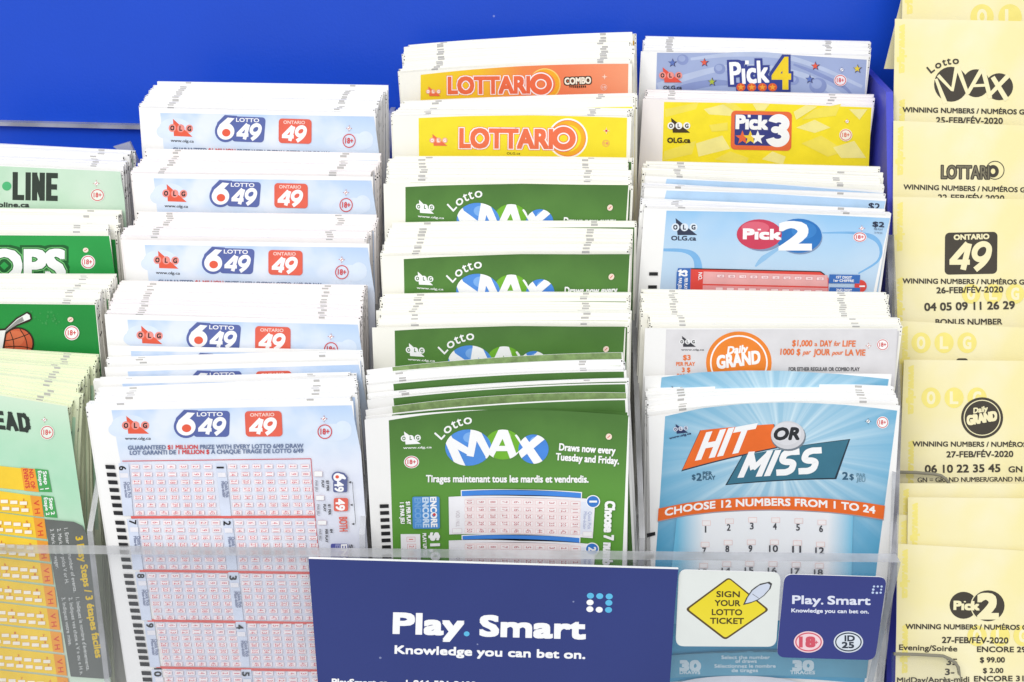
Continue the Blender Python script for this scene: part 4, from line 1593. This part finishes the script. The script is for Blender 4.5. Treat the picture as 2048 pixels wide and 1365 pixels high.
def design_spread():
    p = Print(leftframe(*D4, 0))
    p.zoom(1.993, 0, 680)
    PG = ramp_ink("mint_print", 1, [(-90, (216, 234, 214)), (-50, (188, 226, 196)), (-22, (176, 224, 192)), (-8, (196, 230, 202)), (0, (214, 236, 212))], ((214, 238, 216), 0.35))
    p.poly([(-500, 150), (0, 222), (268, 266), (330, 700), (380, 1000), (452, 1420), (-500, 1420)], PG)
    p.block("SPREAD", (-166, 331), (31, 3.2), (-9, -58), 17, ink(52, 60, 54), gap=0.2)
    compass(p, 178, 318, 13, ink(210, 110, 100))
    eighteen(p, 189, 368, 25, 26, fill=ink(236, 242, 232))
    YE, OR, GR, DK = ink(250, 210, 60), ink(244, 164, 58), ink(78, 168, 92), ink(108, 112, 108)
    p.poly([(-300, 470), (98, 512), (110, 600), (-300, 560)], YE)
    p.poly([(84, 508), (142, 514), (158, 606), (98, 600)], OR)
    p.poly([(140, 512), (192, 518), (208, 606), (156, 604)], GR)
    vtext(p, "NO. OF", (116, 516), (126, 592), 16, ink(214, 70, 60), bold=1)
    vtext(p, "EVENTS", (94, 514), (104, 590), 16, ink(214, 70, 60), bold=1)
    vtext(p, "Step 1", (172, 524), (182, 594), 14, PW, bold=0.8)
    vtext(p, "Étape 1", (152, 522), (162, 596), 13, PW, bold=0.6)
    p.poly([(164, 618), (214, 624), (230, 708), (180, 704)], GR)
    vtext(p, "Step 2", (196, 630), (206, 696), 14, PW, bold=0.8)
    vtext(p, "Étape 2", (176, 628), (186, 698), 13, PW, bold=0.6)
    pts = []
    for i in range(9):
        y0 = 618 + i * 90.5 - (3 if i else 0)
        y1 = y0 + 82
        xr = lambda y: 122 + (y - 620) * 0.148
        p.poly([(-300, y0 - 60), (xr(y0), y0), (xr(y1), y1), (-300, y1 - 52)], YE)
        p.poly([(xr(y0), y0), (xr(y0) + 44, y0 + 5), (xr(y1) + 42, y1 + 5), (xr(y1), y1)], OR)
        vtext(p, "V H", (xr(y0) + 14, y0 + 22), (xr(y1) + 8, y1 - 8), 20, ink(222, 84, 50), bold=1)
        for r in range(2):
            for c in range(6):
                pts.append((xr(y0) - 26 - c * 38 + r * 6, y0 + 30 + r * 28 - c * 3.4))
    boxes(p, pts, 28, 13, ink(240, 190, 90), ink(252, 244, 226), 1.5)
    p.layer()
    for i, (x, y) in enumerate(pts[::3]):
        p.text(str(i % 9 + 1), (x - 3, y - 9), (x + 4, y - 9), 9, ink(222, 100, 60), new=False, bold=0.5, strikes=2)
    p.poly([(180, 712), (296, 722), (330, 738), (352, 780), (380, 930), (448, 1318), (446, 1338), (425, 1348), (284, 1338)], DK)
    vtext(p, "3 Easy Steps / 3 étapes faciles", (304, 782), (384, 1264), 27, ink(232, 196, 50), bold=1.6)
    li = ink(214, 216, 214)
    for j, (a, b) in enumerate((("1. Enter the number of events.", "1. Indiquez le nombre d'événements."), ("2. Mark your picks V or H.", "2. Indiquez vos choix « V » ou « H »."), ("3. Mark your wager.", "3. Indiquez votre mise."))):
        x = 262 - j * 28
        ln1, ln2 = len(a) * 8.5, len(b) * 8.3
        vtext(p, a, (x - 4, 748 + j * 2), (x - 4 + ln1 * 0.15, 748 + ln1), 14, li, bold=0.4, strikes=2)
        vtext(p, b, (x + 42, 1024), (x + 42 + ln2 * 0.15, 1024 + ln2), 14, li, bold=0.4, strikes=2)
    return p


DD = [(D1, [(0, 288), (268, 301)], -65, 14, 13, WHITE, ink(196, 224, 200), design_line(), "pale green word pile", "pale mint slip with heavy black lettering, rearmost at the picture's rim"),
      (D2, [(0, 419), (242, 424)], -47, 15, 14, CREAM, ink(44, 158, 74), design_props(), "bright green lettered pile", "bright green slip with fat white outlined letters"),
      (D3, [(0, 549), (232, 549)], -25, 17, 15, CREAM, ink(34, 142, 62), design_ball(), "basketball pile", "deep green slip with a basketball and hockey stick"),
      (D4, [(0, 699), (197, 711)], 0, 20, 18, MINT, ink(190, 226, 196), design_spread(), "front mint pile", "large mint slip with yellow tables and a dark grey instruction box")]
for f_, b_, n, T, N, paper, head, pr, where, lab in DD:
    me = printed_mesh("play_slip", pr, paper, 83.0, H=210)
    pack(f_, b_, n, T, N, 0, paper, head, 7.0 if paper is MINT else 3.0, 2.0, where, me, lab, right=True, marks=(0.86,), jx=0.5,
         lab=f"{'pale green' if 'mint' in where else 'white'} edged slip behind the front of the {where}")


# ================================================================== SIGN AND STICKERS ON THE CLEAR LIP
def flat_thing(name, outline_px, n, t, paper, p, lab, cat, group=None):
    fr = p.fr
    xy = fr.inv(np.array(outline_px, float))
    k = len(xy)
    v = [(x, y, 0) for x, y in xy] + [(x, y, -t) for x, y in xy]
    f = [tuple(range(k)), tuple(range(2 * k - 1, k - 1, -1))] + [((i + 1) % k, i, k + i, k + (i + 1) % k) for i in range(k)]
    mats, mid = [paper, PW], [0] * 2 + [1] * k
    for q, z, fs, m in p.items:
        if m not in mats:
            mats.append(m)
        b = len(v)
        v += [(x, y, z) for x, y in q]
        for g in fs:
            f.append(tuple(b + i for i in g))
            mid.append(mats.index(m))
    o = put(name, make_mesh(name, v, f, mid, mats), fr.matrix())
    return tag(o, lab, cat, group)


SB = blue_panel("sign_blue", (44, 56, 116), 0.4)
p = Print(Frame.slip((617, 1118), (1357, 1139), 15.5, None))
p.zoom(2.8444, 600, 1080)
def words(q, x0, x1, y0, y1, h, m, dot, b):
    q.text("Play", (x0, y0), (x0 + (x1 - x0) * 0.362, y0 + (y1 - y0) * 0.362), h, m, bold=b)
    q.text("Smart", (x0 + (x1 - x0) * 0.455, y0 + (y1 - y0) * 0.455), (x1, y1), h, m, bold=b)
    q.ell(x0 + (x1 - x0) * 0.382, y0 + (y1 - y0) * 0.38 - h * 0.05, h * 0.15, h * 0.13, dot)
LBL = ink(96, 190, 232)
words(p, 534, 1618, 528, 560, 108, PW, LBL, 7.5)
p.text("Knowledge you can bet on.", (540, 646), (1620, 676), 44, PW, bold=3.4)
for x, y, m in ((1652, 318, LBL), (1705, 320, LBL), (1759, 322, LBL), (1650, 356, PW), (1757, 358, LBL), (1649, 394, PW), (1702, 397, PW), (1755, 398, LBL)):
    p.ell(x, y, 20, 16.5, m)
p.text("PlaySmart.ca", (182, 824), (500, 832), 34, PW, bold=2.6)
p.text("1-866-531-2600", (604, 832), (1000, 842), 34, PW, bold=2.6)
flat_thing("sign", [(617, 1118), (1357, 1139), (1351, 1200), (1336, 1420), (640, 1420), (625, 1230)], 15.5, 1.2, SB, p,
           "wide dark blue responsible play sign fixed to the clear lip below the green slips", "sign")


def rounded(pts, r):
    """round the corners of a pixel outline"""
    out = []
    k = len(pts)
    for i in range(k):
        a, b, c = (np.array(pts[(i + j) % k], float) for j in (-1, 0, 1))
        d0, d1 = unit(a - b), unit(c - b)
        for t in np.linspace(0, 1, 7):
            p0, p2 = b + d0 * r, b + d1 * r
            out.append(tuple((1 - t) ** 2 * p0 + 2 * t * (1 - t) * b + t * t * p2))
    return out


STW = ink(228, 232, 228, rough=0.35, var=0.03, scale=60)
p = Print(Frame.slip((1364, 1141), (1562, 1147), 14.0, None))
p.zoom(3.938, 1300, 1090)
bd = ink(92, 74, 40)
p.poly(rounded([(620, 254), (940, 512), (592, 752), (276, 508)], 30), bd)
p.poly(rounded([(622, 268), (918, 512), (594, 734), (300, 508)], 22), ramp_ink("sign_yellow", 1, [(-36, (252, 232, 130)), (-24, (240, 222, 60)), (-5, (236, 216, 44))]))
tb = ink(80, 68, 30)
for body, x0, x1, y in (("SIGN", 524, 706, 410), ("YOUR", 510, 710, 480), ("LOTTO", 488, 724, 552), ("TICKET", 474, 738, 620)):
    p.text(body, (x0, y), (x1, y + 2), 44, tb, bold=2.6)
out = [(732, 474), (756, 420), (800, 356), (868, 306), (940, 290), (962, 306), (950, 344), (900, 400), (850, 436), (790, 460)]
p.poly(out, ink(70, 70, 70))
cxy = np.mean(out, axis=0)
p.poly([tuple(cxy + (np.array(q) - cxy) * 0.86) for q in out], ink(208, 216, 232))
p.curve([(796, 362), (850, 322), (916, 302)], 6, ink(70, 70, 70))
p.line((806, 386), (862, 424), 4, ink(110, 110, 116))
flat_thing("sticker", rounded([(1358, 1140), (1562, 1146), (1552, 1294), (1351, 1293)], 17), 14, 0.4, STW, p,
           "white rounded sticker with a yellow diamond and pen on the clear lip", "sticker")

p = Print(Frame.slip((1571, 1150), (1772, 1155), 14.2, None))
p.zoom(3.938, 1300, 1090)
words(p, 1122, 1734, 463, 472, 62, ink(226, 230, 244), ink(226, 230, 244), 4)
p.text("Knowledge you can bet on.", (1114, 530), (1722, 540), 28, ink(226, 230, 244), bold=2)
for x, y, r in ((1764, 328, 9), (1794, 328, 9), (1824, 328, 9), (1758, 352, 10), (1820, 352, 8), (1754, 376, 10), (1786, 378, 10), (1816, 376, 9)):
    p.ell(x, y, r, r * 0.9, ink(196, 214, 244))
for x, m, inn in ((1248, ink(214, 96, 112), ink(246, 214, 220)), (1562, ink(52, 60, 74), ink(220, 228, 238))):
    p.ell(x, 764, 116, 84, inn, n=40)
    p.arc(x, 764, 100, 70, 10, m)
p.text("18", (1180, 800), (1296, 800), 72, ink(214, 88, 106), bold=7)
p.text("+", (1296, 784), (1322, 784), 34, ink(214, 88, 106), bold=2)
p.text("ID", (1534, 756), (1610, 756), 42, ink(52, 60, 74), bold=4)
p.text("25", (1512, 810), (1604, 810), 44, ink(52, 60, 74), bold=4)
flat_thing("sticker", rounded([(1569, 1149), (1774, 1155), (1750, 1321), (1553, 1315)], 17), 14.2, 0.4, blue_panel("sticker_blue", (50, 58, 122), 0.35), p,
           "dark blue rounded sticker with red and grey ovals on the clear lip", "sticker")


# ================================================================== YELLOW RESULT TICKETS
TK = ramp_ink("ticket_paper", 0, [(0, (240, 230, 184)), (30, (243, 235, 196)), (60, (238, 227, 182))], ((242, 229, 152), 0.55), rough=0.6, cloud_scale=34)
WM = ink(241, 226, 128, var=0.04)
WM2 = ink(244, 236, 194, var=0.02)
TI = ink(66, 60, 50)
holder = bpy.data.objects.new("ticket_holder", None)
link(holder)
holder.location = (0.15, 0.05, 0)
bpy.context.view_layer.update()
tag(holder, "clear tiered holder with notched pockets standing upright behind the yellow tickets", "ticket holder")


def ticket(tl, tr, z, left_bottom, draw, lab, H=430):
    fr = Frame.card(tl, tr, z)
    p = Print(fr)
    x0, y0 = tl
    # pale yellow watermarks printed on the stock
    y = y0 + 12
    while y < y0 + H - 80:
        p.layer()
        p.text("www.olg.ca", (x0 + 10, y), (x0 + 9, y + 96), 13, WM, bold=1.4)
        y += 150
    draw(p, x0, y0)
    out = [tl, tr, (tr[0] - 4, tl[1] + H + 8), left_bottom]
    return flat_thing("result_ticket", out, 0, 0.15, TK, p, lab, "lottery ticket")


def olgmark(p, x, y, s):
    p.layer()
    for i in range(3):
        p.ell(x + i * s, y, s * 0.42, s * 0.45, WM, new=False)
    for i, l in enumerate("OLG"):
        p.text(l, (x + i * s - s * 0.16, y + s * 0.25), (x + i * s + s * 0.16, y + s * 0.25), s * 0.5, WM2, bold=1.2)


def winning(p, y, x=1804, dx=0, tilt=0.02):
    p.text("WINNING NUMBERS / NUMÉROS GAGNANTS", (x, y), (x + 316, y + 316 * tilt), 9.5, TI, bold=0.6, strikes=4)


def d_top(p, x0, y0):
    olgmark(p, 1964, 34, 56)


def d_max(p, x0, y0):
    for cx, cy, rx, ry in ((1902, 169, 34, 35), (1952, 167, 27, 28), (1998, 174, 28, 27)):
        p.ell(cx, cy, rx, ry, TI)
    P_ = ink(242, 233, 188, var=0.01)
    p.zoom(2.844, 1760, 0)
    for a, b, w1, w2 in (((318, 450), (372, 590), 16, 26), ((330, 430), (410, 515), 20, 14), ((436, 378), (410, 520), 22, 16), ((440, 380), (500, 540), 26, 18), ((580, 392), (500, 530), 24, 20),
                         ((585, 395), (626, 560), 26, 24), ((520, 490), (606, 486), 16, 16), ((640, 440), (720, 570), 26, 28), ((730, 430), (620, 545), 26, 20)):
        p.line(a, b, w1, P_, w2=w2)
    cx, cy, R_ = 430, 570, 205
    for ch, a, wd in (("L", 231, 28), ("o", 243, 34), ("t", 253, 20), ("t", 260, 20), ("o", 270, 34)):
        t = math.radians(a)
        bx, by = cx + R_ * math.cos(t), cy + R_ * math.sin(t)
        tx, ty = -math.sin(t), math.cos(t)
        p.text(ch, (bx - tx * wd / 2, by - ty * wd / 2), (bx + tx * wd / 2, by + ty * wd / 2), 42, TI, bold=1.8, up=(math.cos(t), math.sin(t)))
    p.zoom()
    winning(p, 224.5, 1805)
    p.text("25-FEB/FÉV-2020", (1872, 246.5), (2005, 248), 11.5, TI, bold=0.6, strikes=4)


def d_lot(p, x0, y0):
    m = TI
    p.arc(1990, 341, 18, 18, 1.8, m)
    p.text("LOTTARI", (1883, 357), (1978, 358), 25, m, bold=2.2, strikes=12)
    p.arc(1986, 343, 8, 9, 7, m)
    p.text("LOTTARI", (1883, 357), (1978, 358), 25, ink(120, 114, 92), bold=0.2, strikes=4)
    winning(p, 379, 1807, tilt=0.025)
    p.text("22-FEB/FÉV-2020", (1876, 401), (2008, 403), 11.5, TI, bold=0.6, strikes=4)


def d_49(p, x0, y0):
    p.rrect(1890, 466, 1995, 550, 9, TI, skew=(-2, -1))
    P_ = ink(242, 233, 188, var=0.01)
    p.text("ONTARIO", (1908, 480), (1978, 478), 9.5, P_, bold=0.9)
    fortynine(p, 1903, 486, 1981, 540, P_, 11.5, 0.22)
    olgmark(p, 1942, 588, 44)
    winning(p, 567, 1805, tilt=0.01)
    p.text("26-FEB/FÉV-2020", (1873, 587), (2006, 585), 11.5, TI, bold=0.7, strikes=4)
    p.text("04 05 09 11 26 29", (1849, 622), (2029, 618), 15, TI, bold=0.9, strikes=4)
    p.text("BONUS NUMBER", (1871, 650), (2004, 649), 11, TI, bold=0.6, strikes=4)
    p.text("17", (1925, 675), (1950, 675), 15, TI, bold=0.9, strikes=4)


def d_olg(p, x0, y0):
    olgmark(p, 1842, 686, 46)
    p.rrect(1912, 717, 1936, 760, 6, TI)


def d_grand(p, x0, y0):
    olgmark(p, 1862, 796, 46)
    p.ell(1964, 836, 42, 41, TI, n=40)
    P_ = ink(242, 233, 188, var=0.01)
    p.arc(1964, 836, 36, 35, 1.8, P_)
    p.text("Daily", (1947, 827), (1976, 822), 10, P_, bold=0.8, skew=0.2)
    p.text("GRAND", (1936, 850), (1994, 840), 17, P_, bold=1.5, skew=0.1)
    winning(p, 893, 1825, tilt=0.005)
    p.text("27-FEB/FÉV-2020", (1893, 915), (2026, 914), 11.5, TI, bold=0.7, strikes=4)
    p.text("06 10 22 35 45", (1850, 946), (2000, 944), 15, TI, bold=0.9, strikes=4)
    p.text("GN 02", (2017, 945), (2070, 944), 11.5, TI, bold=0.6, strikes=4)
    p.text("GN = GRAND NUMBER/GRAND NUMÉRO", (1835, 965), (2085, 963), 9.5, TI, bold=0.4, strikes=2)


def d_none(p, x0, y0):
    pass


def d_pick(p, x0, y0):
    p.ell(1927, 1211, 28, 27, TI)
    p.ell(1976, 1212, 33, 31, TI)
    P_ = ink(242, 233, 188, var=0.01)
    p.arc(1976, 1212, 34, 32, 2, P_, a0=120, a1=240)
    p.text("P\u0131ck", (1908, 1219), (1958, 1220), 16, P_, bold=1.3)
    p.rect(1927.5, 1202.5, 1931.5, 1205, P_)
    p.text("2", (1957, 1236), (1994, 1236), 46, P_, bold=3.4)
    olgmark(p, 1954, 1272, 46)
    winning(p, 1258, 1811, tilt=0.008)
    p.text("27-FEB/FÉV-2020", (1884, 1286), (2016, 1287), 11.5, TI, bold=0.7, strikes=4)
    p.text("Evening/Soirée", (1798, 1300), (1914, 1303), 10.5, TI, bold=0.5, strikes=4)
    p.text("ENCORE 2932417", (1954, 1304), (2100, 1305), 10.5, TI, bold=0.6, strikes=4)
    p.text("35", (1893, 1330), (1914, 1330), 12, TI, bold=0.6, strikes=4)
    p.text("$ 99.00", (1960, 1325), (2009, 1325), 10, TI, bold=0.6, strikes=4)
    p.text("3-", (1890, 1350), (1908, 1350), 12, TI, bold=0.6, strikes=4)
    p.text("$ 2.00", (1966, 1346), (2006, 1346), 9.5, TI, bold=0.5, strikes=4)
    p.text("MidDay/Après-midi", (1794, 1366), (1938, 1364), 10.5, TI, bold=0.5, strikes=4)
    p.text("ENCORE 3170058", (1948, 1363), (2100, 1362), 10.5, TI, bold=0.6, strikes=4)


fr = Frame.card((1805, -40), (2130, -40), 476)
q = Print(fr)
TKS = ramp_ink("shaded_ticket_paper", 0, [(-20, (228, 220, 176)), (60, (236, 228, 184))], rough=0.6)  # same ticket stock, darker: the shade behind the others painted in
flat_thing("result_ticket", [(1812, -40), (1768, 138), (1900, 141), (1920, -40)], 0, 0.15, TKS, q, "dull yellow blank ticket leaning askew behind the topmost tickets", "lottery ticket")
ticket((1806, -80), (2130, -78), 470, (1800, 330), d_top, "yellow ticket at the very top with only pale emblem letters showing")
ticket((1790, 38), (2116, 44), 465, (1783, 460), d_max, "yellow ticket with three overlapping black balls and an arched word")
ticket((1787, 242), (2112, 254), 461, (1784, 660), d_lot, "yellow ticket with a small black ringed word, below the three balls ticket")
ticket((1786, 394), (2112, 400), 457, (1792, 810), d_49, "yellow ticket with a black square badge and six numbers")
ticket((1796, 642), (2122, 660), 453, (1795, 1060), d_olg, "nearly blank yellow ticket with pale emblem letters above the round badge ticket")
ticket((1808, 720), (2134, 723), 449, (1792, 1140), d_grand, "yellow ticket with a round black badge, held in the upper pocket", H=400)
ticket((1798, 967), (2124, 968), 440, (1796, 1380), d_none, "blank yellow ticket whose top rim shows right below the upper pocket", H=400)
ticket((1794, 1030), (2120, 1034), 438.6, (1792, 1440), d_none, "blank yellow ticket sticking out beside the folded one", H=400)
ticket((1816, 995), (2142, 998), 437.2, (1812, 1400), d_none, "blank yellow ticket standing slightly farther along than its neighbours", H=400)
ticket((1796, 1088), (2120, 1106), 435.5, (1788, 1500), d_pick, "yellow ticket with two black discs, held in the lowest pocket", H=440)

# holder: back plates and two pocket fronts with a finger notch
def plate(name, px, z, t, mats, fm):
    a = [at_z(p_, z) for p_ in px]
    b = [at_z(p_, z) - Fw * -t for p_ in px]
    return prism(name, a, b, mats[0], holder, mats=mats, face_m=fm)


plate("back_plate", [(1800, 60), (2140, 60), (2140, 1500), (1800, 1500)], 480, 3, [BLUE2], None)
for k, (yt, yb, xn, z) in enumerate(((946, 1060, 1888, 444.5), (1309, 1500, 1906, 431.5))):
    d = 3 if k else 0
    nt_ = [(xn - 22, yt + 2), (xn - 8, yt + 5 + d), (xn + 2, yt + 12 + d), (xn + 9, yt + 22 + d), (xn + 13, yt + 40 + d), (xn + 15, yb - 2)]
    pf = plate("pocket_front", [(1786, yt - 2)] + nt_ + [(xn + 15, yb), (1786, yb)], z, 1.6, [CLEARER, edge_acrylic("pocket_rim", 96, 128, 0.1), CLEARER],
               lambda i, kk=len(nt_): 0 if i < 2 else (1 if i - 2 <= kk - 2 else 2))
    pts = [np.array(at_z(q_, z)) + Fw * -0.9 for q_ in [(1786, yt - 2), (1830, yt - 1)] + nt_]
    bm = bmesh.new()
    rings = []
    for i, q_ in enumerate(pts):
        d_ = unit(pts[min(i + 1, len(pts) - 1)] - pts[max(i - 1, 0)])
        e1 = unit(np.cross(d_, Fw))
        e2 = np.cross(d_, e1)
        rr = 0.55 if i < len(pts) - 2 else 0.2
        rings.append([bm.verts.new(V(q_ + (e1 * math.cos(t_) + e2 * math.sin(t_)) * rr) * MM) for t_ in np.linspace(0, 2 * math.pi, 9)[:-1]])
    for a_, b_ in zip(rings, rings[1:]):
        for j in range(8):
            bm.faces.new((a_[j], a_[(j + 1) % 8], b_[(j + 1) % 8], b_[j]))
    me = bpy.data.meshes.new("rim")
    bm.to_mesh(me)
    me.materials.append(ink(138, 134, 118, rough=0.25))
    rim = bpy.data.objects.new("rim", me)
    link(rim, pf)
    rim.matrix_world = RACK
# floors of the rack's pockets and the counter below
for x0, x1 in ((-224, -138), (-135, -49), (-46, 41), (44, 130)):
    for n0, n1, u in ((-12, 7, -212), (-40, -13, -194), (-60, -41, -175), (-78, -61, -156), (-128, -79, -137)):
        slab("pocket_floor", x0, x1, u - 4, u, n0, n1, CLEARER, rack)
